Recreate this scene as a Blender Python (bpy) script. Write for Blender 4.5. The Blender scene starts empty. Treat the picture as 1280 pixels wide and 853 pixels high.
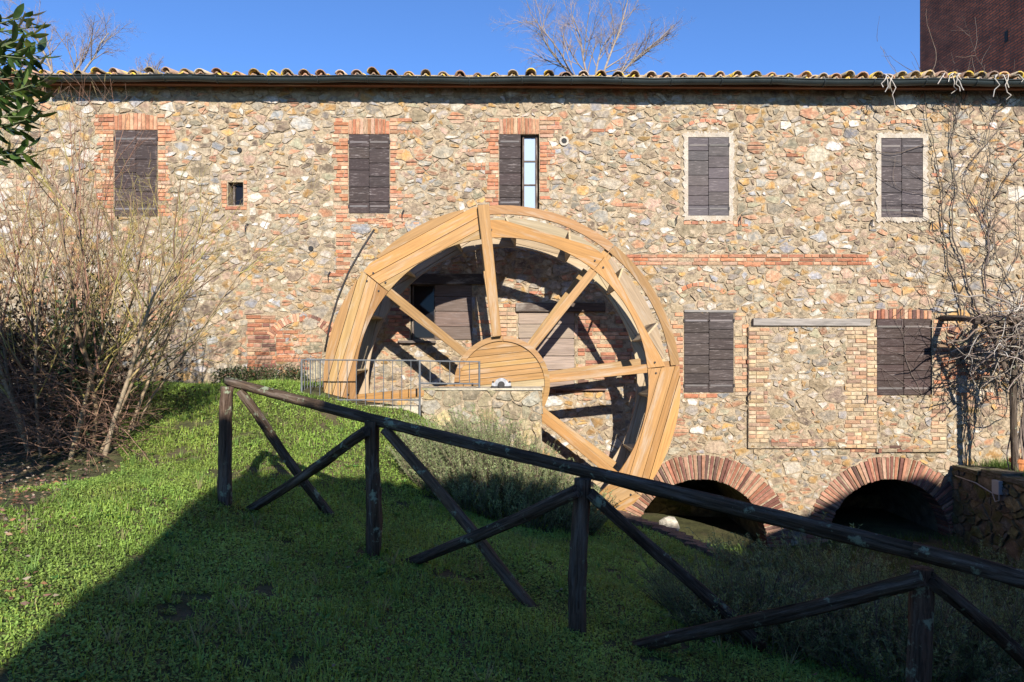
import bpy, bmesh, math, random
import numpy as np
from mathutils import Vector, Matrix, Quaternion

R = math.radians
random.seed(7)
NR = np.random.RandomState(11)
scene = bpy.context.scene
COL = scene.collection

# ------------------------------------------------------------------ camera, sky, sun, exposure
F = 853.333            # focal length in photo pixels (24 mm on 36 mm, 1280 px wide)
HY = 445.0             # row of the eye level
EYE = 1.6
cam = bpy.data.cameras.new('camera')
cam.lens = 24.0
cam.sensor_width = 36.0
cam.shift_y = (HY - 426.5) / 1280.0
cam.clip_start = 0.05
cam.clip_end = 2000
camo = bpy.data.objects.new('camera', cam)
camo.location = (0, 0, EYE)
camo.rotation_euler = (R(90), 0, 0)
COL.objects.link(camo)
scene.camera = camo

SX, SY, SZ = 0.20, 1.0, -0.494          # direction the sunlight travels
ELEV = math.atan2(-SZ, math.hypot(SX, SY))
AZ = math.atan2(SX, -SY)                # sun seen towards (+SX, -SY)
world = bpy.data.worlds.new('World')
scene.world = world
world.use_nodes = True
wn = world.node_tree
sky = wn.nodes.new('ShaderNodeTexSky')
sky.sky_type = 'NISHITA'
sky.sun_disc = False
sky.sun_elevation = ELEV
sky.sun_rotation = AZ
sky.altitude = 3000
sky.air_density = 1.0
sky.dust_density = 0.0
sky.ozone_density = 8.0
wn.nodes['Background'].inputs[1].default_value = 0.125
wn.links.new(sky.outputs[0], wn.nodes['Background'].inputs[0])

sun = bpy.data.lights.new('sun', 'SUN')
sun.energy = 4.6
sun.angle = R(0.5)
sun.color = (1.0, 0.945, 0.86)
suno = bpy.data.objects.new('sun', sun)
suno.rotation_euler = Vector((-SX, SY, SZ)).to_track_quat('-Z', 'Y').to_euler()
suno.location = (6, -20, 20)
COL.objects.link(suno)

scene.view_settings.view_transform = 'Standard'
scene.view_settings.look = 'None'
scene.view_settings.exposure = 1.02
scene.view_settings.gamma = 1.0
scene.view_settings.use_curve_mapping = False
scene.cycles.max_bounces = 6
scene.cycles.transparent_max_bounces = 6


# ------------------------------------------------------------------ helpers
def P(px, py, Y):
    return Vector(((px - 640) / F * Y, Y, EYE - (py - HY) / F * Y))


WY = 12.2                 # wall plane
K = F / WY


def wx(px): return (px - 640) / K
def wz(py): return EYE - (py - HY) / K


def rnd(a, b): return random.uniform(a, b)


WORLDLOC = {}


def link(o, parent=None, loc=(0, 0, 0)):
    COL.objects.link(o)
    loc = Vector(loc)
    WORLDLOC[o.name] = loc
    if parent is not None:
        o.parent = parent
        o.location = loc - WORLDLOC[parent.name]
    else:
        o.location = loc
    return o


def tag(o, label=None, cat=None, group=None, kind=None):
    if label: o['label'] = label
    if cat: o['category'] = cat
    if group: o['group'] = group
    if kind: o['kind'] = kind
    return o


def thing(name, loc, label, cat, group=None):
    o = bpy.data.objects.new(name, None)
    o.empty_display_size = 0.2
    link(o, None, loc)
    return tag(o, label, cat, group)


class MB:
    def __init__(self):
        self.v = []
        self.f = []
        self.c = []

    def add(self, verts, faces, col=None):
        n = len(self.v)
        self.v.extend(tuple(p) for p in verts)
        self.f.extend(tuple(i + n for i in f) for f in faces)
        if col is None:
            col = (0.5, 0.5, 0.5)
        if len(col) == len(verts) and not isinstance(col[0], (int, float)):
            self.c.extend(col)
        else:
            self.c.extend([col] * len(verts))

    def box(self, x0, x1, y0, y1, z0, z1, col=None):
        self.add([(x0, y0, z0), (x1, y0, z0), (x1, y1, z0), (x0, y1, z0),
                  (x0, y0, z1), (x1, y0, z1), (x1, y1, z1), (x0, y1, z1)],
                 [(0, 3, 2, 1), (4, 5, 6, 7), (0, 1, 5, 4), (1, 2, 6, 5), (2, 3, 7, 6), (3, 0, 4, 7)], col)

    def tube(self, pts, radii, sides=5, col=None, cap=True):
        pts = [Vector(p) for p in pts]
        n = len(pts)
        verts, faces = [], []
        t = (pts[1] - pts[0]).normalized()
        ref = Vector((0, 0, 1)) if abs(t.z) < 0.9 else Vector((1, 0, 0))
        a = t.cross(ref).normalized()
        for i in range(n):
            if 0 < i < n - 1: t = pts[i + 1] - pts[i - 1]
            elif i == 0: t = pts[1] - pts[0]
            else: t = pts[-1] - pts[-2]
            t = t.normalized()
            a = (a - t * a.dot(t))
            a = a.normalized() if a.length > 1e-6 else t.orthogonal().normalized()
            b = t.cross(a)
            r = radii[i] if hasattr(radii, '__len__') else radii
            for k in range(sides):
                w = 2 * math.pi * k / sides
                verts.append(pts[i] + (a * math.cos(w) + b * math.sin(w)) * r)
        for i in range(n - 1):
            for k in range(sides):
                k2 = (k + 1) % sides
                faces.append((i * sides + k, i * sides + k2, (i + 1) * sides + k2, (i + 1) * sides + k))
        if cap:
            faces.append(tuple(range(sides - 1, -1, -1)))
            faces.append(tuple(range((n - 1) * sides, n * sides)))
        self.add(verts, faces, col)

    def mesh(self, name, off=(0, 0, 0)):
        me = bpy.data.meshes.new(name)
        ox, oy, oz = off
        me.from_pydata([(x - ox, y - oy, z - oz) for x, y, z in self.v], [], self.f)
        at = me.color_attributes.new('Col', 'FLOAT_COLOR', 'POINT')
        arr = np.ones((len(self.v), 4), np.float32)
        arr[:, :3] = np.array([tuple(c)[:3] for c in self.c], np.float32).reshape(-1, 3)
        at.data.foreach_set('color', arr.ravel())
        return me

    def build(self, name, mat, parent=None, kind=None, smooth=False, center=True):
        v = np.array(self.v)
        off = tuple((v.min(0) + v.max(0)) / 2) if center else (0, 0, 0)
        if parent is None and center:
            off = (off[0], off[1], float(v[:, 2].min()))
        me = self.mesh(name, off)
        me.materials.append(mat)
        if smooth:
            me.polygons.foreach_set('use_smooth', [True] * len(me.polygons))
        o = bpy.data.objects.new(name, me)
        link(o, parent, off)
        if kind: o['kind'] = kind
        return o


def fast_mesh(name, verts, faces4, cols, mat, parent=None, kind=None, smooth=False, loc=(0, 0, 0)):
    """verts (n,3), faces4 (m,k) integer array of equal sized polygons, cols (n,3)"""
    me = bpy.data.meshes.new(name)
    n, (m, k) = len(verts), faces4.shape
    me.vertices.add(n)
    me.vertices.foreach_set('co', (verts - np.array(loc)).astype(np.float32).ravel())
    me.loops.add(m * k)
    me.loops.foreach_set('vertex_index', faces4.astype(np.int32).ravel())
    me.polygons.add(m)
    me.polygons.foreach_set('loop_start', np.arange(0, m * k, k, dtype=np.int32))
    at = me.color_attributes.new('Col', 'FLOAT_COLOR', 'POINT')
    arr = np.ones((n, 4), np.float32)
    arr[:, :3] = cols
    at.data.foreach_set('color', arr.ravel())
    me.update(calc_edges=True)
    me.materials.append(mat)
    if smooth:
        me.polygons.foreach_set('use_smooth', np.ones(m, bool))
    o = bpy.data.objects.new(name, me)
    link(o, parent, loc)
    if kind: o['kind'] = kind
    return o


# ---- materials
def new_mat(name):
    m = bpy.data.materials.new(name)
    m.use_nodes = True
    nt = m.node_tree
    return m, nt, nt.nodes, nt.links, nt.nodes['Principled BSDF']


def node(nt, typ, **kw):
    n = nt.nodes.new(typ)
    for k, v in kw.items():
        setattr(n, k, v)
    return n


def mixc(nt, typ, fac, a, b):
    n = nt.nodes.new('ShaderNodeMix')
    n.data_type = 'RGBA'
    n.blend_type = typ
    for idx, val in ((0, fac), (6, a), (7, b)):
        if isinstance(val, (int, float)):
            n.inputs[idx].default_value = val
        elif isinstance(val, tuple):
            n.inputs[idx].default_value = val if len(val) == 4 else (*val, 1)
        else:
            nt.links.new(val, n.inputs[idx])
    return n.outputs[2]


def noise(nt, vec, scale, detail=4, rough=0.55):
    n = nt.nodes.new('ShaderNodeTexNoise')
    n.inputs['Scale'].default_value = scale
    n.inputs['Detail'].default_value = detail
    n.inputs['Roughness'].default_value = rough
    if vec is not None: nt.links.new(vec, n.inputs['Vector'])
    return n.outputs['Fac']


def ramp(nt, fac, p0, p1, c0=(0, 0, 0, 1), c1=(1, 1, 1, 1)):
    n = nt.nodes.new('ShaderNodeValToRGB')
    n.color_ramp.elements[0].position = p0
    n.color_ramp.elements[0].color = c0
    n.color_ramp.elements[1].position = p1
    n.color_ramp.elements[1].color = c1
    nt.links.new(fac, n.inputs[0])
    return n.outputs[0]


def coords(nt, kind='Object', scale=(1, 1, 1), rand=True):
    tc = nt.nodes.new('ShaderNodeTexCoord')
    v = tc.outputs[kind]
    mp = nt.nodes.new('ShaderNodeMapping')
    mp.inputs['Scale'].default_value = scale
    nt.links.new(v, mp.inputs['Vector'])
    if rand:
        oi = nt.nodes.new('ShaderNodeObjectInfo')
        ml = nt.nodes.new('ShaderNodeMath')
        ml.operation = 'MULTIPLY'
        ml.inputs[1].default_value = 37.0
        nt.links.new(oi.outputs['Random'], ml.inputs[0])
        nt.links.new(ml.outputs[0], mp.inputs['Location'])
    return mp.outputs[0]


def bump(nt, fac, strength, dist):
    b = nt.nodes.new('ShaderNodeBump')
    b.inputs['Strength'].default_value = strength
    b.inputs['Distance'].default_value = dist
    nt.links.new(fac, b.inputs['Height'])
    nt.links.new(b.outputs[0], nt.nodes['Principled BSDF'].inputs['Normal'])
    return b


def base_color(nt, src):
    if src == 'attr':
        a = nt.nodes.new('ShaderNodeAttribute')
        a.attribute_name = 'Col'
        return a.outputs['Color']
    if src == 'obj':
        return nt.nodes.new('ShaderNodeObjectInfo').outputs['Color']
    rgb = nt.nodes.new('ShaderNodeRGB')
    rgb.outputs[0].default_value = (*src, 1)
    return rgb.outputs[0]


def mineral(name, src, s1=9.0, amt=0.5, s2=60.0, bstr=0.5, bdist=0.01, rough=0.9, patch=None, pscale=3.0, p0=0.55, p1=0.7, kind='Object', gain=1.0):
    """stone, mortar, brick, clay, concrete"""
    m, nt, N, L, b = new_mat(name)
    v = coords(nt, kind)
    c = base_color(nt, src)
    n1 = noise(nt, v, s1, 5)
    n2 = noise(nt, v, s2, 3)
    dark = ramp(nt, n1, 0.3, 0.72, (1 - amt, 1 - amt, 1 - amt, 1), (1 + amt * .45,) * 3 + (1,))
    c = mixc(nt, 'MULTIPLY', 1.0, c, dark)
    fine = ramp(nt, n2, 0.3, 0.7, (0.78, 0.78, 0.78, 1), (1.16, 1.16, 1.16, 1))
    c = mixc(nt, 'MULTIPLY', 1.0, c, fine)
    if patch:
        n3 = noise(nt, v, pscale, 6, 0.65)
        c = mixc(nt, 'MIX', ramp(nt, n3, p0, p1), c, patch)
    if gain != 1.0: c = mixc(nt, 'MULTIPLY', 1.0, c, (gain, gain, gain))
    L.new(c, b.inputs['Base Color'])
    b.inputs['Roughness'].default_value = rough
    b.inputs['Specular IOR Level'].default_value = 0.25
    s = nt.nodes.new('ShaderNodeMath')
    s.operation = 'ADD'
    L.new(n1, s.inputs[0])
    L.new(n2, s.inputs[1])
    bump(nt, s.outputs[0], bstr, bdist)
    return m


def wood(name, src, axis_scale=(1.2, 14, 14), amt=0.45, grey=(0.42, 0.36, 0.28), gp=(0.55, 0.75), gscale=(0.8, 3, 3), rough=0.75, bdist=0.004, lichen=None, kind='Object', spec=0.3, bstr=0.6):
    m, nt, N, L, b = new_mat(name)
    v = coords(nt, kind, axis_scale)
    v2 = coords(nt, kind, gscale)
    c = base_color(nt, src)
    g = noise(nt, v, 2.2, 6, 0.65)
    c = mixc(nt, 'MULTIPLY', 1.0, c, ramp(nt, g, 0.3, 0.7, (1 - amt,) * 3 + (1,), (1 + amt * .4,) * 3 + (1,)))
    w = noise(nt, v2, 2.0, 7, 0.7)
    mk = mixc(nt, 'MULTIPLY', 1.0, ramp(nt, w, gp[0], gp[1]), ramp(nt, g, 0.25, 0.6, (0.35,) * 3 + (1,)))
    c = mixc(nt, 'MIX', mk, c, grey)
    if lichen:
        l = noise(nt, coords(nt, kind, (1, 1, 1)), lichen[1], 6, 0.7)
        c = mixc(nt, 'MIX', ramp(nt, l, lichen[2], lichen[2] + 0.06), c, lichen[0])
    L.new(c, b.inputs['Base Color'])
    b.inputs['Roughness'].default_value = rough
    b.inputs['Specular IOR Level'].default_value = 0.3
    b.inputs['Specular IOR Level'].default_value = spec
    bump(nt, g, bstr, bdist)
    return m


def leafy(name, src, trans=0.35, rough=0.5, spec=0.3, tcol=1.3, nscale=6.0):
    m, nt, N, L, b = new_mat(name)
    c = base_color(nt, src)
    v = coords(nt, 'Object')
    c = mixc(nt, 'MULTIPLY', 1.0, c, ramp(nt, noise(nt, v, nscale, 3), 0.3, 0.7, (0.72,) * 3 + (1,), (1.2,) * 3 + (1,)))
    L.new(c, b.inputs['Base Color'])
    b.inputs['Roughness'].default_value = rough
    b.inputs['Specular IOR Level'].default_value = spec
    if trans > 0:
        t = nt.nodes.new('ShaderNodeBsdfTranslucent')
        L.new(mixc(nt, 'MULTIPLY', 1.0, c, (tcol, tcol * 1.05, tcol * 0.6)), t.inputs[0])
        mx = nt.nodes.new('ShaderNodeMixShader')
        mx.inputs[0].default_value = trans
        L.new(b.outputs[0], mx.inputs[1])
        L.new(t.outputs[0], mx.inputs[2])
        L.new(mx.outputs[0], nt.nodes['Material Output'].inputs['Surface'])
    return m


def plain(name, col, rough=0.5, metal=0.0, nz=0.25, scale=20, spec=0.5):
    m, nt, N, L, b = new_mat(name)
    v = coords(nt, 'Object')
    n = noise(nt, v, scale, 4)
    c = mixc(nt, 'MULTIPLY', 1.0, base_color(nt, col), ramp(nt, n, 0.3, 0.7, (1 - nz,) * 3 + (1,), (1 + nz,) * 3 + (1,)))
    L.new(c, b.inputs['Base Color'])
    b.inputs['Roughness'].default_value = rough
    b.inputs['Metallic'].default_value = metal
    b.inputs['Specular IOR Level'].default_value = spec
    return m


M = {}
M['stone'] = mineral('stone', 'attr', 16, 0.45, 85, 1.0, 0.014, patch=(0.52, 0.405, 0.27), pscale=9.0, p0=0.55, p1=0.65, kind='Object', gain=0.79)
M['mortar'] = mineral('mortar', (0.52, 0.405, 0.265), 11, 0.45, 60, 1.0, 0.03, patch=(0.22, 0.155, 0.10), pscale=10.0, p0=0.56, p1=0.66, gain=0.79)  # dark patches paint crevice shadow into the mortar colour
M['brick'] = mineral('brick', 'obj', 2.2, 0.45, 10, 0.6, 0.05, gain=0.88)
M['brick_attr'] = mineral('brick_joined', 'attr', 12, 0.4, 80, 0.7, 0.008, gain=0.88)
M['dark_stone'] = mineral('dark_stone', 'attr', 9, 0.5, 55, 1.0, 0.016, patch=(0.085, 0.085, 0.02), pscale=2.3, p0=0.5, p1=0.66)
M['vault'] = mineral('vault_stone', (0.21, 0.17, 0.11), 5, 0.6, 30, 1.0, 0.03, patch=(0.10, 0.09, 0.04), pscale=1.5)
M['plaster'] = mineral('plaster', (0.50, 0.43, 0.34), 9, 0.3, 60, 1.0, 0.012, patch=(0.40, 0.32, 0.23), pscale=4, p0=0.52, p1=0.66, gain=0.85)
M['concrete'] = mineral('concrete', (0.42, 0.37, 0.28), 5, 0.35, 50, 0.6, 0.008, patch=(0.16, 0.15, 0.06), pscale=2.0, p0=0.55, p1=0.7)
M['coping'] = mineral('coping_stone', (0.21, 0.175, 0.12), 5, 0.5, 40, 1.0, 0.02, patch=(0.07, 0.075, 0.025), pscale=3.0, p0=0.48, p1=0.6)
M['clay'] = mineral('clay_tile', 'obj', 6, 0.45, 40, 0.6, 0.01, patch=(0.62, 0.42, 0.04), pscale=3.6, p0=0.53, p1=0.62)
M['clay_deck'] = mineral('clay_roof', (0.35, 0.2, 0.12), 3, 0.4, 20, 0.6, 0.02)
M['gutter'] = plain('gutter_metal', (0.028, 0.036, 0.036), 0.42, 0.25, 0.25, 3)
M['galv'] = plain('galvanised_metal', (0.11, 0.115, 0.12), 0.6, 0.2, 0.2, 15)
M['iron'] = plain('dark_iron', (0.03, 0.026, 0.024), 0.7, 0.3, 0.3, 20)
M['steel'] = plain('worn_steel', (0.30, 0.30, 0.31), 0.5, 0.6, 0.35, 12)
M['gold_wood'] = wood('golden_wood', 'obj', (0.8, 20, 20), 0.32, (0.36, 0.30, 0.23), (0.52, 0.72), (0.6, 5, 5))
M['shutter'] = wood('shutter_wood', 'obj', (1.0, 3, 14), 0.6, (0.24, 0.20, 0.185), (0.56, 0.66), (1.2, 2, 9), kind='Object')
M['beam'] = wood('old_beam', 'obj', (1.2, 12, 12), 0.5, (0.33, 0.29, 0.24), (0.5, 0.7))
M['log'] = wood('fence_log', 'obj', (1.2, 22, 22), 0.8, (0.19, 0.15, 0.12), (0.50, 0.66), (1.0, 11, 11), 1.0, 0.03, lichen=((0.26, 0.29, 0.19), 7.0, 0.585), spec=0.06, bstr=1.0)
M['bark'] = wood('bark', 'attr', (6, 6, 6), 0.45, (0.28, 0.24, 0.18), (0.6, 0.8), (4, 4, 4), 0.9, 0.006)
M['soffit'] = wood('eave_board', (0.26, 0.11, 0.06), (0.6, 14, 14), 0.4)
M['soil'] = mineral('soil', (0.075, 0.075, 0.028), 3, 0.5, 25, 1.0, 0.03, patch=(0.10, 0.07, 0.042), pscale=0.9, p0=0.5, p1=0.65)
M['grass'] = leafy('grass_blades', 'attr', 0.38, 0.55, 0.25, nscale=1.6)
M['needle'] = leafy('needle_leaves', 'attr', 0.25, 0.6, 0.2, nscale=2)
M['laurel'] = leafy('laurel_leaf', 'obj', 0.18, 0.3, 0.5, nscale=3)
M['ivy'] = leafy('small_leaves', 'attr', 0.2, 0.45, 0.35)
M['litter'] = leafy('dry_leaves', 'attr', 0.15, 0.8, 0.15)
M['terracotta'] = mineral('terracotta', (0.50, 0.19, 0.07), 8, 0.3, 60, 0.4, 0.004)
M['grey_box'] = plain('grey_plastic', (0.32, 0.32, 0.31), 0.6, 0, 0.15)
M['dark'] = plain('dark_interior', (0.012, 0.011, 0.01), 0.8)  # near-black colour stands in for the unlit depth of openings


def glass(name, tint, spec=0.8):
    m, nt, N, L, b = new_mat(name)
    b.inputs['Base Color'].default_value = (*tint, 1)
    b.inputs['Roughness'].default_value = 0.06
    b.inputs['Specular IOR Level'].default_value = spec
    return m


M['glass'] = glass('window_glass', (0.30, 0.36, 0.42))
M['black_glass'] = glass('dark_window_glass', (0.010, 0.010, 0.012), 0.15)


def tower_brick():
    m, nt, N, L, b = new_mat('far_brickwork')
    v = coords(nt, 'Object', rand=False)
    sp = nt.nodes.new('ShaderNodeSeparateXYZ')
    L.new(v, sp.inputs[0])
    ad = node(nt, 'ShaderNodeMath', operation='ADD')
    L.new(sp.outputs[0], ad.inputs[0])
    L.new(sp.outputs[1], ad.inputs[1])
    cb = nt.nodes.new('ShaderNodeCombineXYZ')
    L.new(ad.outputs[0], cb.inputs[0])
    L.new(sp.outputs[2], cb.inputs[1])
    t = nt.nodes.new('ShaderNodeTexBrick')
    L.new(cb.outputs[0], t.inputs['Vector'])
    t.inputs['Scale'].default_value = 1.0
    t.inputs['Brick Width'].default_value = 0.29
    t.inputs['Row Height'].default_value = 0.085
    t.inputs['Mortar Size'].default_value = 0.016
    t.inputs['Color1'].default_value = (0.62, 0.14, 0.055, 1)
    t.inputs['Color2'].default_value = (0.36, 0.09, 0.04, 1)
    t.inputs['Mortar'].default_value = (0.15, 0.08, 0.05, 1)
    c = mixc(nt, 'MULTIPLY', 1.0, t.outputs['Color'], ramp(nt, noise(nt, v, 1.6, 6, 0.7), 0.3, 0.7, (0.45,) * 3 + (1,), (1.3,) * 3 + (1,)))
    L.new(c, b.inputs['Base Color'])
    b.inputs['Roughness'].default_value = 0.95
    bp = bump(nt, t.outputs['Fac'], 1.0, 0.03)
    bp.invert = True
    return m


M['tower'] = tower_brick()

# ---- shared unit box with softened edges
_bm = bmesh.new()
bmesh.ops.create_cube(_bm, size=1.0)
bmesh.ops.bevel(_bm, geom=list(_bm.edges), offset=0.03, segments=1, affect='EDGES')
UBOX = bpy.data.meshes.new('soft_box')
_bm.to_mesh(UBOX)
_bm.free()
UBOX.materials.append(None)


def ubox(name, x0, x1, y0, y1, z0, z1, mat, parent, color=(1, 1, 1), rot=None):
    o = bpy.data.objects.new(name, UBOX)
    o.material_slots[0].link = 'OBJECT'
    o.material_slots[0].material = mat
    o.scale = (abs(x1 - x0), abs(y1 - y0), abs(z1 - z0))
    o.color = (*color, 1)
    link(o, parent, ((x0 + x1) / 2, (y0 + y1) / 2, (z0 + z1) / 2))
    if rot: o.rotation_euler = rot
    return o


def jit(c, a=0.12):
    k = 1 + rnd(-a, a)
    return (c[0] * k * (1 + rnd(-.05, .05)), c[1] * k, c[2] * k * (1 + rnd(-.07, .07)))


def local_x(me, name, p0, p1, mat, parent, color, yaxis=None):
    """object whose local x axis runs p0 -> p1 (mesh is built along x from 0 to length)"""
    p0, p1 = Vector(p0), Vector(p1)
    d = (p1 - p0).normalized()
    y = Vector(yaxis) if yaxis else (Vector((0, 1, 0)) if abs(d.y) < 0.9 else Vector((0, 0, 1)))
    y = (y - d * d.dot(y)).normalized()
    z = d.cross(y)
    o = bpy.data.objects.new(name, me)
    link(o, parent, p0)
    o.rotation_euler = Matrix((d, y, z)).transposed().to_euler()
    o.color = (*color, 1)
    if not me.materials: me.materials.append(mat)
    return o


def beam(name, p0, p1, w, h, mat, parent, color, w1=None, yaxis=None):
    Ln = (Vector(p1) - Vector(p0)).length
    w1 = w1 or w
    mb = MB()
    b = min(w, h) * 0.06
    prof = lambda ww, hh: [(-ww + b, -hh), (ww - b, -hh), (ww, -hh + b), (ww, hh - b), (ww - b, hh), (-ww + b, hh), (-ww, hh - b), (-ww, -hh + b)]
    vs = [(0, h_, w_) for w_, h_ in prof(w / 2, h / 2)] + [(Ln, h_, w_) for w_, h_ in prof(w1 / 2, h / 2)]
    fs = [(i, (i + 1) % 8, 8 + (i + 1) % 8, 8 + i) for i in range(8)] + [tuple(range(7, -1, -1)), tuple(range(8, 16))]
    mb.add(vs, fs)
    me = mb.mesh(name)
    bm_ = bmesh.new()
    bm_.from_mesh(me)
    bmesh.ops.recalc_face_normals(bm_, faces=bm_.faces)
    bm_.to_mesh(me)
    bm_.free()
    return local_x(me, name, p0, p1, mat, parent, color, yaxis)


def log(name, p0, p1, r0, r1, mat, parent, color, seg=18, sides=16, bend=0.014):
    Ln = (Vector(p1) - Vector(p0)).length
    mb = MB()
    ph = [rnd(0, 6.28) for _ in range(6)]
    verts, faces = [], []
    for i in range(seg + 1):
        t = i / seg
        r = r0 + (r1 - r0) * t
        cy = bend * math.sin(t * 3.1 + ph[0]) * 1.2 + bend * .5 * math.sin(t * 9 + ph[1])
        cz = bend * math.sin(t * 4.3 + ph[2])
        for k in range(sides):
            w = 2 * math.pi * k / sides
            rr = r * (1 + .06 * math.sin(3 * w + ph[3] + t * 2) + .05 * math.sin(5 * w + t * 11 + ph[4]) + .05 * math.sin(7 * w + ph[5] + 2.5 * math.sin(t * 5)) + rnd(-.06, .06))
            verts.append((t * Ln, cy + rr * math.cos(w), cz + rr * math.sin(w)))
    for i in range(seg):
        for k in range(sides):
            k2 = (k + 1) % sides
            faces.append((i * sides + k, i * sides + k2, (i + 1) * sides + k2, (i + 1) * sides + k))
    faces.append(tuple(range(sides - 1, -1, -1)))
    faces.append(tuple(range(seg * sides, (seg + 1) * sides)))
    mb.add(verts, faces)
    me = mb.mesh(name)
    me.polygons.foreach_set('use_smooth', [True] * (len(me.polygons) - 2) + [False] * 2)
    return local_x(me, name, p0, p1, mat, parent, color)


# ------------------------------------------------------------------ terrain
def S(a, b, x):
    t = np.clip((x - a) / (b - a), 0, 1)
    return t * t * (3 - 2 * t)


def edge_x(y):
    return np.clip(1.5 + (9.0 - y) * 0.567, 1.15, 4.6)


def ground_h(x, y):
    x = np.asarray(x, float)
    y = np.asarray(y, float)
    yy = np.clip(y, -2, 12.6)
    z = -0.042 - 0.168 * np.clip(x, -3.2, 6) - 0.02 * yy
    z = z + 0.84 * S(7.0, 10.5, y) * (1 - S(-1.6, 0.2, x))
    z = z - 0.12 * S(-0.8, 0.8, x) * S(5.2, 7.6, y)
    z = z + 0.035 * np.sin(x * 1.7 + 1.3) * np.sin(y * 1.3) + 0.018 * np.sin(x * 4.1 + y * 3.3)
    gully = -1.72 + 0.10 * np.sin(x * 1.1) + 0.35 * (1 - S(4.5, 7.5, y)) - 0.0 * x
    g = S(0.0, 0.35, x - edge_x(y)) * (1 - S(7.9, 8.15, x))
    g = np.where(y > 9.3, S(0.9, 1.15, x) * (1 - S(7.9, 8.15, x)), g)
    pit = ((x > -3.0) & (y > 10.25) & (x < 8.0)) * S(10.2, 10.35, y) * S(-3.0, -2.85, x)
    z = z * (1 - np.maximum(g, pit)) + gully * np.maximum(g, pit)
    terrace = S(7.95, 8.2, x)
    z = z * (1 - terrace) + (-0.36 + 0.03 * np.sin(y * 2)) * terrace
    return z


def gh(x, y): return float(ground_h(x, y))


def axis(lo, hi, step, out):
    a = list(np.arange(lo, hi + 1e-6, step))
    v, s = hi, step
    while v < out:
        s *= 1.5
        v += s
        a.append(v)
    v, s = lo, step
    while v > -out:
        s *= 1.5
        v -= s
        a.insert(0, v)
    return np.array(a)


gx, gy = axis(-6.6, 9.0, 0.1, 90), axis(2.4, 12.8, 0.1, 90)
GX, GY = np.meshgrid(gx, gy)
GZ = ground_h(GX, GY)
nv = np.stack([GX.ravel(), GY.ravel(), GZ.ravel()], 1)
ny_, nx_ = GX.shape
ii = np.arange(ny_ * nx_).reshape(ny_, nx_)
quads = np.stack([ii[:-1, :-1].ravel(), ii[:-1, 1:].ravel(), ii[1:, 1:].ravel(), ii[1:, :-1].ravel()], 1)
g = fast_mesh('ground', nv, quads, np.full((len(nv), 3), 0.3), M['soil'], kind='structure', smooth=True)


# ------------------------------------------------------------------ rubble masonry generator
def clip(poly, nx, ny, d):
    out = []
    n = len(poly)
    for i in range(n):
        ax, ay = poly[i]
        bx, by = poly[(i + 1) % n]
        da = nx * ax + ny * ay - d
        db = nx * bx + ny * by - d
        if da <= 0: out.append((ax, ay))
        if (da < 0 < db) or (db < 0 < da):
            t = da / (da - db)
            out.append((ax + (bx - ax) * t, ay + (by - ay) * t))
    return out


def area(p):
    return 0.5 * sum(p[i][0] * p[(i + 1) % len(p)][1] - p[(i + 1) % len(p)][0] * p[i][1] for i in range(len(p)))


def centroid(p):
    return (sum(q[0] for q in p) / len(p), sum(q[1] for q in p) / len(p))


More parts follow.
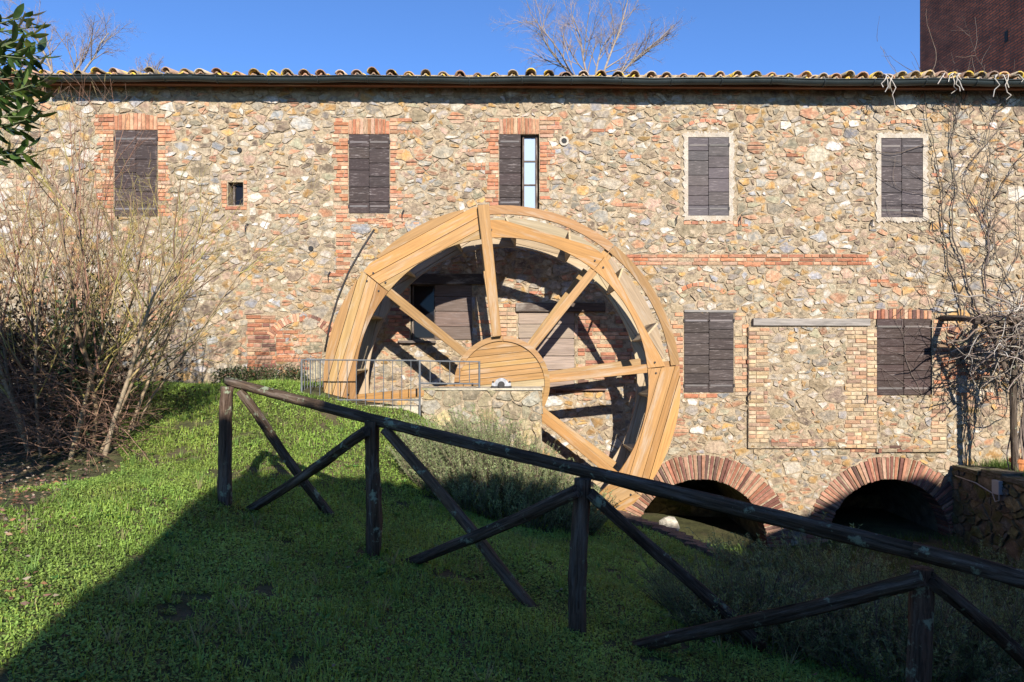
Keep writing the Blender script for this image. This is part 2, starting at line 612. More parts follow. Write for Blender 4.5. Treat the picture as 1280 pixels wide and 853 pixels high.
def rubble(u0, u1, v0, v1, sizes, gap, rng, aniso=1.35, rects=(), circles=(), slice_p=0.0):
    """power diagram of random stones -> list of (polygon, is_brick)"""
    cs = 0.3
    grid = {}
    pts = []
    U0, U1 = u0 / aniso, u1 / aniso

    def near(x, y, rad):
        a, b = int(x // cs), int(y // cs)
        k = int(rad // cs) + 1
        for i in range(a - k, a + k + 1):
            for j in range(b - k, b + k + 1):
                for q in grid.get((i, j), ()):
                    yield q
    blocked = [(r[0], r[1], r[2], r[3]) for r in rects]
    for r, tries in sizes:
        for _ in range(tries):
            x, y = rng.uniform(U0, U1), rng.uniform(v0, v1)
            rr = r * rng.uniform(0.8, 1.2)
            u = x * aniso
            if any(b[0] + .02 < u < b[1] - .02 and b[2] + .02 < y < b[3] - .02 for b in blocked): continue
            if any((u - c[0]) ** 2 + (y - c[1]) ** 2 < (c[2] - .03) ** 2 for c in circles): continue
            ok = True
            pack = rng.uniform(.55, .80)
            for q in near(x, y, rr + 0.2):
                p = pts[q]
                if (p[0] - x) ** 2 + (p[1] - y) ** 2 < ((rr + p[2]) * pack) ** 2:
                    ok = False
                    break
            if ok:
                grid.setdefault((int(x // cs), int(y // cs)), []).append(len(pts))
                pts.append((x, y, rr))
    res = []
    for i, (x, y, r) in enumerate(pts):
        b = r * 2.3 + 0.06
        poly = [(max(x - b, U0), max(y - b, v0)), (min(x + b, U1), max(y - b, v0)), (min(x + b, U1), min(y + b, v1)), (max(x - b, U0), min(y + b, v1))]
        gp = gap * rng.uniform(0.5, 2.0)
        nb = [(pts[q][0] - x, pts[q][1] - y, pts[q][2]) for q in near(x, y, b) if q != i]
        nb.sort(key=lambda t: t[0] * t[0] + t[1] * t[1])
        for dx, dy, r2 in nb[:26]:
            D = math.hypot(dx, dy)
            if D > 2 * b: break
            nx, ny = dx / D, dy / D
            d = nx * x + ny * y + (D * D + (r * r - r2 * r2) * .55) / (2 * D) - gp / 2
            poly = clip(poly, nx, ny, d)
            if len(poly) < 3: break
        if len(poly) < 3: continue
        poly = [(p[0] * aniso, p[1]) for p in poly]
        for (a0, a1, b0, b1) in blocked:
            us = [p[0] for p in poly]
            vs = [p[1] for p in poly]
            if min(us) >= a1 or max(us) <= a0 or min(vs) >= b1 or max(vs) <= b0: continue
            best = max((clip(poly, 1, 0, a0 - .008), clip(poly, -1, 0, -a1 - .008), clip(poly, 0, 1, b0 - .008), clip(poly, 0, -1, -b1 - .008)),
                       key=lambda q: area(q) if len(q) > 2 else 0)
            poly = best
            if len(poly) < 3: break
        if len(poly) < 3: continue
        for c in circles:
            m = centroid(poly)
            dx, dy = m[0] - c[0], m[1] - c[1]
            D = math.hypot(dx, dy) or 1
            if D < c[2] + 0.6:
                poly = clip(poly, -dx / D, -dy / D, -((dx * c[0] + dy * c[1]) / D + c[2] + .008))
                if len(poly) < 3: break
        if len(poly) < 3 or area(poly) < 0.0011: continue
        if rng.random() < slice_p and max(p[1] for p in poly) - min(p[1] for p in poly) > 0.1:
            lo, hi = min(p[1] for p in poly), max(p[1] for p in poly)
            k = max(2, round((hi - lo) / 0.068))
            for j in range(k):
                q = clip(clip(poly, 0, 1, lo + (hi - lo) * (j + 1) / k - .007), 0, -1, -(lo + (hi - lo) * j / k + .007))
                if len(q) > 2 and area(q) > 0.001: res.append((q, True))
        else:
            res.append((poly, False))
    return res


def warp(p):
    out = []
    for x, y in p:
        dx = .022 * math.sin(17 * x + 9 * y) + .016 * math.sin(31 * y - 13 * x + 1.7) + .010 * math.sin(53 * x + 37 * y + .6)
        dy = .016 * math.sin(14 * x - 19 * y + 2.1) + .013 * math.sin(37 * x + 11 * y) + .009 * math.sin(61 * y - 43 * x + 1.1)
        out.append((x + dx, y + dy))
    return out


def chaikin(p, rng, wob):
    out = []
    p = [(x + rng.uniform(-wob, wob) * 1.6, y + rng.uniform(-wob, wob) * 1.2) for x, y in p]
    n = len(p)
    for i in range(n):
        a, b = p[i], p[(i + 1) % n]
        L_ = math.hypot(b[0] - a[0], b[1] - a[1])
        if L_ < 0.02:
            out.append(((a[0] + b[0]) / 2, (a[1] + b[1]) / 2))
            continue
        w2 = min(wob * 1.4, L_ * .12)
        for t in ((0.15, 0.85) if L_ < .1 else (0.12, 0.5, 0.88)):
            out.append((a[0] + (b[0] - a[0]) * t + rng.uniform(-w2, w2), a[1] + (b[1] - a[1]) * t + rng.uniform(-w2, w2)))
    return out


def stone_geo(poly, rng, col, mcol, h, to3, sharp=False, depth=0.03):
    """a raised stone: returns verts, faces, colours"""
    p = poly if sharp else chaikin(warp(poly), rng, 0.005)
    n = len(p)
    m = centroid(p)
    m = (m[0] + rng.uniform(-.25, .25) * (max(q[0] for q in p) - m[0]), m[1] + rng.uniform(-.25, .25) * (max(q[1] for q in p) - m[1]))
    ins = 0.955 if not sharp else 0.97
    vs, cs = [], []
    for q in p:
        vs.append(to3(q[0], q[1], -depth))
        cs.append(mcol)
    tx, ty = rng.uniform(-.05, .05), rng.uniform(-.07, .07)
    for q in p:
        x, y = m[0] + (q[0] - m[0]) * ins, m[1] + (q[1] - m[1]) * ins
        vs.append(to3(x, y, h * rng.uniform(0.5, 1.2) + (x - m[0]) * tx + (y - m[1]) * ty))
        k = rng.uniform(0.15, 0.65)
        cs.append(tuple(col[i] * (1 - k) + mcol[i] * k for i in range(3)))
    vs.append(to3(m[0], m[1], h * rng.uniform(0.9, 1.15)))
    cs.append(col)
    fs = []
    for i in range(n):
        j = (i + 1) % n
        fs.append((i, j, n + j, n + i))
        fs.append((n + i, n + j, 2 * n))
    return vs, fs, cs


STONES = [((0.41, 0.31, 0.20), 22), ((0.50, 0.285, 0.095), 20), ((0.54, 0.46, 0.36), 22), ((0.34, 0.30, 0.245), 16),
          ((0.34, 0.34, 0.345), 7), ((0.23, 0.165, 0.12), 10), ((0.47, 0.31, 0.22), 13), ((0.37, 0.33, 0.225), 12),
          ((0.62, 0.57, 0.50), 10), ((0.52, 0.25, 0.14), 12)]
MORT = (0.52, 0.405, 0.265)
ORANGE = [(0.54, 0.255, 0.14), (0.57, 0.30, 0.175), (0.48, 0.20, 0.105), (0.57, 0.36, 0.23), (0.41, 0.175, 0.10)]
YELLOW = [(0.52, 0.37, 0.225), (0.54, 0.41, 0.27), (0.49, 0.33, 0.19), (0.48, 0.27, 0.16), (0.38, 0.24, 0.16), (0.50, 0.37, 0.23), (0.52, 0.39, 0.25)]
DARKRED = [(0.34, 0.14, 0.085), (0.37, 0.175, 0.11), (0.24, 0.105, 0.075), (0.43, 0.245, 0.16), (0.16, 0.09, 0.07)]


def pick(pal, rng):
    if isinstance(pal[0][1], (int, float)) and not isinstance(pal[0][0], (int, float)):
        t = rng.uniform(0, sum(w for _, w in pal))
        for c, w in pal:
            t -= w
            if t <= 0: return jit(c, .40)
        return jit(pal[-1][0])
    return jit(rng.choice(pal), .16)


def emit_stones(cells, rng, to3, parent, mat, pal, mcol, limit, hrange=(0.001, 0.026), visible=None, name='stone', bright=1.0):
    """the largest become objects, the remainder one joined part"""
    cells = sorted(cells, key=lambda c: -(area(c[0]) * (1 if visible is None or visible(*centroid(c[0])) else 0.0)))
    rest = MB()
    for i, (poly, isb) in enumerate(cells):
        col = pick(ORANGE if isb else pal, rng)
        col = tuple(c * bright for c in col)
        v, f, c = stone_geo(poly, rng, col, mcol, rng.uniform(*hrange), to3, sharp=isb)
        if i < limit:
            mb = MB()
            mb.add(v, f, c)
            mb.build(name, mat, parent, smooth=False)
        else:
            rest.add(v, f, c)
    if rest.v:
        rest.build('small_' + name + 's', mat, parent, kind='stuff', smooth=False)


# ------------------------------------------------------------------ the mill
mill = thing('stone_mill', (0, WY, -1.8), 'long rubble stone mill with brown shutters and two brick arches behind the wheel', 'mill building')
XL, XR = -13.0, 13.4
ZB, ZT = -2.3, 6.62
rngm = random.Random(5)

OPEN = {  # px rectangles of the openings
    'w1': (143, 197, 163, 271), 'small': (285, 304, 228, 257), 'w2': (436, 487, 168, 267), 'w3': (624, 674, 168, 262),
    'w4': (860, 911, 172, 270), 'w5': (1101, 1153, 173, 272), 'w6': (513, 590, 355, 425), 'w7': (648, 718, 389, 485),
    'w8': (855, 917, 391, 491), 'w9': (1095, 1162, 399, 494)}


def rect_w(r):
    return (wx(r[0]), wx(r[1]), wz(r[3]), wz(r[2]))


openings = {k: rect_w(v) for k, v in OPEN.items()}
ARCH = [(wx(876), wz(682), 83 / K, 114 / K), (wx(1112), wz(675), 76 / K, 104 / K)]
arch_box = [(c[0] - c[2], c[0] + c[2], ZB, c[1] + c[2]) for c in ARCH]

# mortar face with real openings
holes = list(openings.values()) + arch_box
xs = sorted({XL, XR, *[h[0] for h in holes], *[h[1] for h in holes]})
zs = sorted({ZB, ZT, *[h[2] for h in holes], *[h[3] for h in holes]})
mb = MB()
for i in range(len(xs) - 1):
    for j in range(len(zs) - 1):
        cx, cz = (xs[i] + xs[i + 1]) / 2, (zs[j] + zs[j + 1]) / 2
        if any(h[0] < cx < h[1] and h[2] < cz < h[3] for h in holes): continue
        mb.add([(xs[i], WY, zs[j]), (xs[i + 1], WY, zs[j]), (xs[i + 1], WY, zs[j + 1]), (xs[i], WY, zs[j + 1])], [(0, 1, 2, 3)])
for (cx, cz, ri, ro), hb in zip(ARCH, arch_box):
    n = 28
    for k in range(n):
        a0, a1 = math.pi * k / n, math.pi * (k + 1) / n
        p = [(cx + ri * math.cos(a), cz + ri * math.sin(a)) for a in (a0, a1)]
        mb.add([(p[0][0], WY, p[0][1]), (p[0][0], WY, hb[3]), (p[1][0], WY, hb[3]), (p[1][0], WY, p[1][1])], [(3, 2, 1, 0)])
# returns of the openings, sides, back of the building
for k, h in openings.items():
    d = WY + 0.22
    for q in ([(h[0], WY, h[2]), (h[0], d, h[2]), (h[0], d, h[3]), (h[0], WY, h[3])], [(h[1], WY, h[2]), (h[1], WY, h[3]), (h[1], d, h[3]), (h[1], d, h[2])],
              [(h[0], WY, h[2]), (h[1], WY, h[2]), (h[1], d, h[2]), (h[0], d, h[2])], [(h[0], WY, h[3]), (h[0], d, h[3]), (h[1], d, h[3]), (h[1], WY, h[3])]):
        mb.add(q, [(0, 1, 2, 3)])
YB = 20.0
mb.add([(XL, WY, ZB), (XL, YB, ZB), (XL, YB, ZT), (XL, WY, ZT)], [(0, 3, 2, 1)])
mb.add([(XR, WY, ZB), (XR, YB, ZB), (XR, YB, ZT), (XR, WY, ZT)], [(0, 1, 2, 3)])
mb.add([(XL, YB, ZB), (XR, YB, ZB), (XR, YB, ZT), (XL, YB, ZT)], [(0, 1, 2, 3)])
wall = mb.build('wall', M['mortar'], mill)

# raised panel under the beam
PANEL = [(934, 1094, 409, 560), (1094, 1181, 497, 565), (1163, 1181, 400, 497)]
PO = 0.055
mb = MB()
for n_, (a, b, c, d) in enumerate(PANEL):
    r = rect_w((a, b, c, d))
    mb.box(r[0], r[1], WY - PO, WY + .01, r[2], r[3])
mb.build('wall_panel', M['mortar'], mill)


def panel_off(x, z):
    for p in PANEL:
        r = rect_w(p)
        if r[0] < x < r[1] and r[2] < z < r[3]: return PO
    return 0.0


# ---- brickwork
bricks = []       # (x0,x1,z0,z1, colour, out)


def courses(px0, px1, py0, py1, pal, rag=(0, 0), skip=0.05, ch=0.071, bl=0.27):
    x0, x1, z0, z1 = wx(px0), wx(px1), wz(py1), wz(py0)
    n = max(1, round((z1 - z0) / ch))
    h = (z1 - z0) / n
    for j in range(n):
        a = x0 - rngm.uniform(0, rag[0] / K)
        b = x1 + rngm.uniform(0, rag[1] / K)
        x = a + 0.0
        first = True
        while x < b - 0.03:
            l = rngm.choice([bl, bl, bl * .5, bl * .75])
            if first and j % 2: l = bl * .5
            first = False
            e = min(x + l, b)
            if b - e < 0.05: e = b
            if rngm.random() > skip:
                zj = rngm.uniform(-.004, .004)
                bricks.append((x + .006, e - .006, z0 + j * h + .006 + zj, z0 + (j + 1) * h - .006 + zj, jit(rngm.choice(pal), .18), rngm.uniform(.010, .022)))
            x = e


def soldiers(px0, px1, py0, py1, pal, w=0.068):
    x0, x1, z0, z1 = wx(px0), wx(px1), wz(py1), wz(py0)
    n = round((x1 - x0) / w)
    for i in range(n):
        a = x0 + (x1 - x0) * i / n
        t = (i + .5) / n - .5
        bow = 0.05 * (1 - 4 * t * t)
        bricks.append((a + .005, a + (x1 - x0) / n - .005, z0, z1 + bow - .04 + rngm.uniform(-.01, .01), jit(rngm.choice(pal), .16), rngm.uniform(.012, .022)))


soldiers(143, 197, 143, 163, ORANGE)
courses(120, 143, 143, 163, ORANGE, (6, 0))
courses(197, 208, 143, 163, ORANGE, (0, 6))
courses(131, 142.5, 163, 271, ORANGE, (14, 0), .12)
courses(197.5, 206, 163, 271, ORANGE, (0, 13), .12)
soldiers(436, 487, 149, 168, ORANGE)
courses(420, 436, 148, 168, ORANGE, (4, 0))
courses(487, 498, 148, 168, ORANGE, (0, 22), .2)
courses(424, 435.5, 168, 267, ORANGE, (10, 0), .1)
courses(487.5, 493, 168, 262, ORANGE, (0, 12), .1)
courses(421, 437, 268, 342, ORANGE, (2, 10), .12)
courses(437, 500, 268, 283, ORANGE, (0, 25), .3)
soldiers(624, 674, 148, 168, ORANGE)
courses(608, 624, 148, 168, ORANGE, (10, 0))
courses(674, 690, 146, 168, ORANGE, (0, 14))
courses(613, 623.5, 168, 258, ORANGE, (8, 0), .1)
courses(674.5, 683, 168, 250, ORANGE, (0, 18), .12)
courses(785, 1080, 318, 332, ORANGE, (6, 10), .02)
courses(934, 957, 410, 553, YELLOW, (0, 5), .02)
courses(1058, 1081, 409, 560, YELLOW, (6, 0), .02)
courses(1081, 1094, 412, 495, YELLOW, (0, 0), .05)
courses(1081, 1094, 500, 563, YELLOW, (8, 0), .04)
courses(1163, 1180, 497, 565, YELLOW, (5, 0), .02)
courses(1164, 1180, 400, 495, ORANGE + YELLOW, (0, 5), .25)
courses(918, 931, 391, 495, ORANGE + YELLOW, (0, 10), .3)
courses(838, 854, 391, 492, ORANGE, (8, 0), .35)
courses(855, 917, 492, 498, ORANGE, (2, 2), .1)
soldiers(1086, 1164, 387, 399, ORANGE + DARKRED)
courses(310, 343, 394, 470, DARKRED + ORANGE, (3, 3), .06)
courses(346, 402, 413, 468, ORANGE, (2, 2), .25)
courses(722, 790, 395, 480, DARKRED + ORANGE, (0, 6), .3)
courses(596, 646, 380, 440, ORANGE + YELLOW, (0, 0), .25)
courses(488, 512, 355, 428, DARKRED + ORANGE, (10, 0), .25)
courses(648, 718, 486, 492, DARKRED, (4, 4), .1)
courses(1166, 1250, 420, 520, ORANGE, (0, 30), .72)
courses(962, 1055, 548, 558, DARKRED + YELLOW, (0, 0), .15)
courses(1100, 1158, 556, 565, DARKRED + YELLOW, (0, 0), .15)
courses(278, 284, 226, 260, ORANGE, (2, 0), 0)
courses(304.5, 309, 226, 258, ORANGE, (0, 1), 0)
courses(282, 308, 258, 263, ORANGE, (1, 1), 0)
courses(905, 935, 280, 284, ORANGE, (0, 0), 0, .06)
courses(1062, 1100, 560, 566, DARKRED, (0, 0), .1)
for _ in range(26):       # single courses let into the rubble
    px, py = rngm.uniform(300, 1250), rngm.uniform(140, 380)
    courses(px, px + rngm.uniform(12, 40), py, py + 5 * rngm.choice([1, 1, 2]), ORANGE, (0, 0), .1)

brick_objs = []


def brick_wedge(x0, x1, z0, z1, out):
    """soft edged brick standing out of the wall plane"""
    b = 0.006
    y1 = WY + .03
    f = WY - out
    vs = [(x0, y1, z0), (x1, y1, z0), (x1, y1, z1), (x0, y1, z1),
          (x0, f + b, z0), (x1, f + b, z0), (x1, f + b, z1), (x0, f + b, z1),
          (x0 + b, f, z0 + b), (x1 - b, f, z0 + b), (x1 - b, f, z1 - b), (x0 + b, f, z1 - b)]
    fs = []
    for o_ in (0, 4):
        for k in range(4):
            k2 = (k + 1) % 4
            fs.append((o_ + k, o_ + k2, o_ + 4 + k2, o_ + 4 + k))
    fs.append((8, 9, 10, 11))
    return vs, fs


mu = MB()       # unit brick, x and z from -.5 to .5, front at y = 0
vs = [(-.5, .05, -.5), (.5, .05, -.5), (.5, .05, .5), (-.5, .05, .5), (-.5, .006, -.5), (.5, .006, -.5), (.5, .006, .5), (-.5, .006, .5),
      (-.47, 0, -.42), (.46, .001, -.43), (.47, -.001, .42), (-.46, .001, .43)]
fs = []
for o_ in (0, 4):
    for k in range(4):
        k2 = (k + 1) % 4
        fs.append((o_ + k, o_ + k2, o_ + 4 + k2, o_ + 4 + k))
fs.append((8, 9, 10, 11))
mu.add(vs, fs)
UBRICK = mu.mesh('brick')
UBRICK.materials.append(M['brick'])


def behind_wheel(x, z):
    return math.hypot(x + .155, z - 1.165) < 3.1


def near_open(b):
    return any(b[0] < h[1] - .01 and b[1] > h[0] + .01 and b[2] < h[3] - .01 and b[3] > h[2] + .01 for h in openings.values())


bricks = [b for b in bricks if not near_open(b)]
bricks.sort(key=lambda b: -(b[1] - b[0]) * (b[3] - b[2]) * (0.2 if behind_wheel((b[0] + b[1]) / 2, b[2]) or b[0] < -6.2 else 1))
rest = MB()
for i, b in enumerate(bricks):
    out = b[5] + panel_off((b[0] + b[1]) / 2, (b[2] + b[3]) / 2)
    if i < 178:
        o = bpy.data.objects.new('brick', UBRICK)
        o.scale = (b[1] - b[0], 1, b[3] - b[2])
        o.color = (*b[4], 1)
        link(o, wall, ((b[0] + b[1]) / 2, WY - out, (b[2] + b[3]) / 2))
        o.rotation_euler = (0, rnd(-.012, .012), 0)
    else:
        v, f = brick_wedge(b[0], b[1], b[2], b[3], out)
        rest.add(v, f, b[4])
rest.build('more_bricks', M['brick_attr'], wall, kind='stuff')

# ---- arches
for ai, (cx, cz, ri, ro) in enumerate(ARCH):
    mb = MB()   # vault lining behind the ring
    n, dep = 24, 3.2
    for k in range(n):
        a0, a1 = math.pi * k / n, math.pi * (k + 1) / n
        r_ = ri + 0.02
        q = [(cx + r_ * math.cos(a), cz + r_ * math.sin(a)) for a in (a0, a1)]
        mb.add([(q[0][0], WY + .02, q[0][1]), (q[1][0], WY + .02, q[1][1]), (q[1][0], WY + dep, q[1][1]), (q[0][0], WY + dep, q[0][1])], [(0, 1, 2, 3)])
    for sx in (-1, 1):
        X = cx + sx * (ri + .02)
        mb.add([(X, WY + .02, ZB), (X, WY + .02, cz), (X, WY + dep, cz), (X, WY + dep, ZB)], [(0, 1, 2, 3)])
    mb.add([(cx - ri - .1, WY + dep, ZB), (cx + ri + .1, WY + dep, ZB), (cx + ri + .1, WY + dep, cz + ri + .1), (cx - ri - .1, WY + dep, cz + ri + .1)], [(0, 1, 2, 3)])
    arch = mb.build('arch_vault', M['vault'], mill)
    # stone ledge inside
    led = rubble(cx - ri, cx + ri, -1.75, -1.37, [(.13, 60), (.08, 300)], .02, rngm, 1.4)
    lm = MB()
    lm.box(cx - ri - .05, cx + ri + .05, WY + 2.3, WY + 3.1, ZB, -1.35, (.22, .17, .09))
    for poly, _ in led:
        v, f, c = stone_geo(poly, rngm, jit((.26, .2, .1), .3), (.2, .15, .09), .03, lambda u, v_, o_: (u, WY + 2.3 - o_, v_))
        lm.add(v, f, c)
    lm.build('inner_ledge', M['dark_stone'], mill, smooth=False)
    nb = 62 if ai == 0 else 58
    a_lo, a_hi = R(-2), R(182)
    for k in range(nb):
        a0 = a_lo + (a_hi - a_lo) * k / nb
        a1 = a_lo + (a_hi - a_lo) * (k + 1) / nb
        am, hw = (a0 + a1) / 2 + rngm.uniform(-.006, .006), (a1 - a0) / 2
        r0, r1 = ri + rngm.uniform(-.012, .01), ro + rngm.uniform(-.03, .012)
        w0, w1 = hw * ri - .007, hw * ro - .010
        w0 *= rngm.uniform(.82, 1.0)
        w1 = min(w1, w0 + .010)
        o_ = rngm.uniform(.012, .035)
        mbk = MB()
        b = .006
        verts = []
        for y, ins in ((.36, 0), (-o_ + b, 0), (-o_, b)):
            verts += [(r0 + ins, y, -w0 + ins), (r0 + ins, y, w0 - ins), (r1 - ins, y, w1 - ins), (r1 - ins, y, -w1 + ins)]
        fs = []
        for q in (0, 4):
            for e in range(4):
                e2 = (e + 1) % 4
                fs.append((q + e, q + 4 + e, q + 4 + e2, q + e2))
        fs.append((11, 10, 9, 8))
        mbk.add(verts, fs)
        me = mbk.mesh('brick')
        me.materials.append(M['brick'])
        o = bpy.data.objects.new('brick', me)
        o.color = (*jit(rngm.choice(DARKRED), .25), 1)
        link(o, arch, (cx, WY, cz))
        o.rotation_euler = (0, -am, 0)

# blind arch and relieving arches: rings of thin bricks
def ring(pcx, pcy, r0, r1, a0, a1, n, pal):
    ringb = MB()
    cx, cz = wx(pcx), wz(pcy)
    for k in range(n):
        b0, b1 = R(a0 + (a1 - a0) * (k + .08) / n), R(a0 + (a1 - a0) * (k + .92) / n)
        q = []
        for a, r in ((b0, r0), (b0, r1), (b1, r1), (b1, r0)):
            q.append((cx + r / K * math.cos(a), cz + r / K * math.sin(a)))
        o_ = rngm.uniform(.014, .024)
        vs = [(x, WY + .02, z) for x, z in q] + [(x, WY - o_, z) for x, z in q]
        ringb.add(vs, [(4, 5, 6, 7)[::1], (0, 4, 7, 3), (1, 5, 4, 0), (2, 6, 5, 1), (3, 7, 6, 2)], jit(rngm.choice(pal), .15))
    ringb.build('relieving_arch', M['brick_attr'], wall, kind='stuff')


ring(377, 442, 40, 50, 8, 150, 30, DARKRED + ORANGE)
ring(883, 205, 52, 56, 62, 122, 8, ORANGE)
ring(1127, 210, 56, 60, 65, 118, 8, ORANGE)
ring(876, 402, 44, 49, 50, 130, 9, ORANGE)
ring(1178, 445, 30, 40, 20, 110, 14, DARKRED + ORANGE)

# ---- rubble stones of the facade
BR = [(118, 142, 143, 163), (131, 143, 163, 271), (197, 208, 143, 271), (143, 197, 142, 163), (418, 436, 148, 267), (487, 496, 148, 265), (436, 487, 147, 168), (421, 439, 267, 343),
      (608, 624, 148, 258), (674, 686, 147, 250), (624, 674, 147, 168), (785, 1083, 317, 333), (933, 958, 409, 555), (1056, 1095, 408, 563), (1162, 1181, 399, 566),
      (310, 345, 393, 471), (1086, 1164, 387, 399), (850, 920, 163, 278), (1092, 1162, 164, 281), (940, 1086, 399, 409), (722, 788, 395, 480), (596, 646, 380, 440), (488, 512, 355, 428), (276, 310, 225, 264), (918, 931, 391, 495), (840, 855, 391, 492), (645, 756, 379, 390), (508, 612, 343, 356)]
rects = [rect_w(b) for b in BR] + list(openings.values())
circ = [(c[0], c[1], c[3]) for c in ARCH]
cells = rubble(-10.0, 10.6, -2.0, 6.5, [(.18, 60), (.125, 360), (.085, 1900), (.058, 6500), (.042, 14000), (.030, 15000)], .017, rngm, 1.55, rects, circ, .07)


def wall3(u, v, o): return (u, WY - o - panel_off(u, v), v)


def vis(x, z):
    return abs(x) < 9.0 and z < 6.1 and not behind_wheel(x, z) and not (x < -5 and z < 4.2)


emit_stones(cells, rngm, wall3, wall, M['stone'], STONES, MORT, 300, visible=vis)

# ---- plaster surrounds of the two right hand windows
for k in ('w4', 'w5'):
    h = openings[k]
    mb = MB()
    n = 132
    per = []
    x0, x1, z0, z1 = h
    for i in range(n):
        t = i / n * 4
        sd, f = int(t), t - int(t)
        p = [(x0 + (x1 - x0) * f, z0), (x1, z0 + (z1 - z0) * f), (x1 - (x1 - x0) * f, z1), (x0, z1 - (z1 - z0) * f)][sd]
        q = [(x0 + (x1 - x0) * f, z0), (x1, z0 + (z1 - z0) * f), (x1 - (x1 - x0) * f, z1), (x0, z1 - (z1 - z0) * f)][sd]
        cx, cz = (x0 + x1) / 2, (z0 + z1) / 2
        ex = .085 + rngm.uniform(-.035, .03)
        ez = .085 + rngm.uniform(-.03, .035)
        kx, kz = (q[0] - cx) / ((x1 - x0) / 2), (q[1] - cz) / ((z1 - z0) / 2)
        per.append((p, (q[0] + kx * ex, q[1] + kz * ez)))
    for i in range(n):
        p, q = per[i]
        mb.v += [(p[0], WY - .016, p[1]), (q[0], WY - .020, q[1]), (q[0] + .004, WY + .02, q[1])]
        mb.c += [(.6, .6, .6)] * 3
    for i in range(n):
        j = (i + 1) % n
        mb.f += [(i * 3, i * 3 + 1, j * 3 + 1, j * 3), (i * 3 + 1, i * 3 + 2, j * 3 + 2, j * 3 + 1)]
    mb.build('plaster_surround', M['plaster'], mill)

# ---- shutters: leaves of horizontal boards
BROWN = (0.046, 0.030, 0.026)
GREYB = (0.085, 0.070, 0.068)


def leaf_shutter(x0, x1, z0, z1, nb, col, Y, strap=True, side=-1):
    e = bpy.data.objects.new('shutter', None)
    e.empty_display_size = .1
    link(e, mill, ((x0 + x1) / 2, Y, z0))
    cuts = [0]
    for i in range(nb): cuts.append(cuts[-1] + rngm.uniform(.8, 1.25))
    for i in range(nb):
        a = z0 + (z1 - z0) * cuts[i] / cuts[-1]
        b = z0 + (z1 - z0) * cuts[i + 1] / cuts[-1]
        ubox('plank', x0 + .004, x1 - .004, Y, Y + .028 + rnd(0, .004), a + .005, b - .005, M['shutter'], e, jit(col, .22))
    if strap:
        for t in (.09, .9):
            z = z0 + (z1 - z0) * t
            ubox('hinge_strap', x0 + .02, x1 - .03, Y - .006, Y + .001, z - .016, z + .016, M['shutter'], e, jit((.16, .14, .13), .2))
            xs_ = x0 - .012 if side < 0 else x1 - .01
            ubox('hinge_pin', xs_, xs_ + .022, Y - .012, Y + .012, z - .03, z + .03, M['iron'], e)
    return e


def pair(k, nb, col, Y=WY - .004):
    h = openings[k]
    m = (h[0] + h[1]) / 2
    leaf_shutter(h[0], m, h[2], h[3], nb, col, Y, side=-1)
    leaf_shutter(m, h[1], h[2], h[3], nb, col, Y - .004, side=1)


pair('w1', 6, BROWN)
pair('w2', 6, BROWN)
h = openings['w3']
leaf_shutter(h[0], h[0] + (h[1] - h[0]) * .54, h[2], h[3], 6, BROWN, WY - .01)
pair('w4', 7, GREYB)
pair('w5', 6, (0.060, 0.046, 0.044))
pair('w8', 8, (0.052, 0.038, 0.033), WY - .012)
pair('w9', 9, (0.048, 0.029, 0.024), WY - .03)
h = openings['w6']
leaf_shutter(h[0] + (h[1] - h[0]) * .40, h[1], h[2], h[3], 4, (0.15, 0.105, 0.08), WY - .02, False)
h = openings['w7']
leaf_shutter(h[0], h[1], h[2], h[3], 5, (0.27, 0.20, 0.15), WY - .01, False)


def window(x0, x1, z0, z1, Y, bars, gmat, fcol):
    w = bpy.data.objects.new('window', None)
    w.empty_display_size = .1
    link(w, mill, ((x0 + x1) / 2, Y, z0))
    f = .035
    ubox('frame', x0, x0 + f, Y, Y + .05, z0, z1, M['beam'], w, fcol)
    ubox('frame', x1 - f, x1, Y, Y + .05, z0, z1, M['beam'], w, fcol)
    ubox('frame', x0 + f, x1 - f, Y + .002, Y + .05, z0, z0 + f, M['beam'], w, fcol)
    ubox('frame', x0 + f, x1 - f, Y + .002, Y + .05, z1 - f, z1, M['beam'], w, fcol)
    n = bars + 1
    for i in range(n):
        a = z0 + f + (z1 - z0 - 2 * f) * i / n
        b = z0 + f + (z1 - z0 - 2 * f) * (i + 1) / n
        ubox('pane', x0 + f + .001, x1 - f - .001, Y + .03, Y + .036, a + .006, b - .006, gmat, w)
        if i: ubox('glazing_bar', x0 + f + .001, x1 - f - .001, Y + .012, Y + .045, a - .012, a + .012, M['beam'], w, fcol)
    ubox('backing', x0, x1, Y + .06, Y + .1, z0, z1, M['dark'], w)


h = openings['w3']
window(h[0] + (h[1] - h[0]) * .58, h[1] - .03, h[2], h[3], WY + .07, 2, M['glass'], (.09, .06, .045))
h = openings['w6']
window(h[0] + .02, h[0] + (h[1] - h[0]) * .41, h[2], h[3], WY + .05, 0, M['black_glass'], (.07, .05, .04))
h = openings['small']
window(h[0] + .05, h[1], h[2], h[3], WY + .1, 0, M['black_glass'], (.07, .05, .04))
for k, h in openings.items():
    if k not in ('w3', 'w6', 'small'):
        ubox('window_backing', h[0], h[1], WY + .12, WY + .2, h[2], h[3], M['dark'], mill)

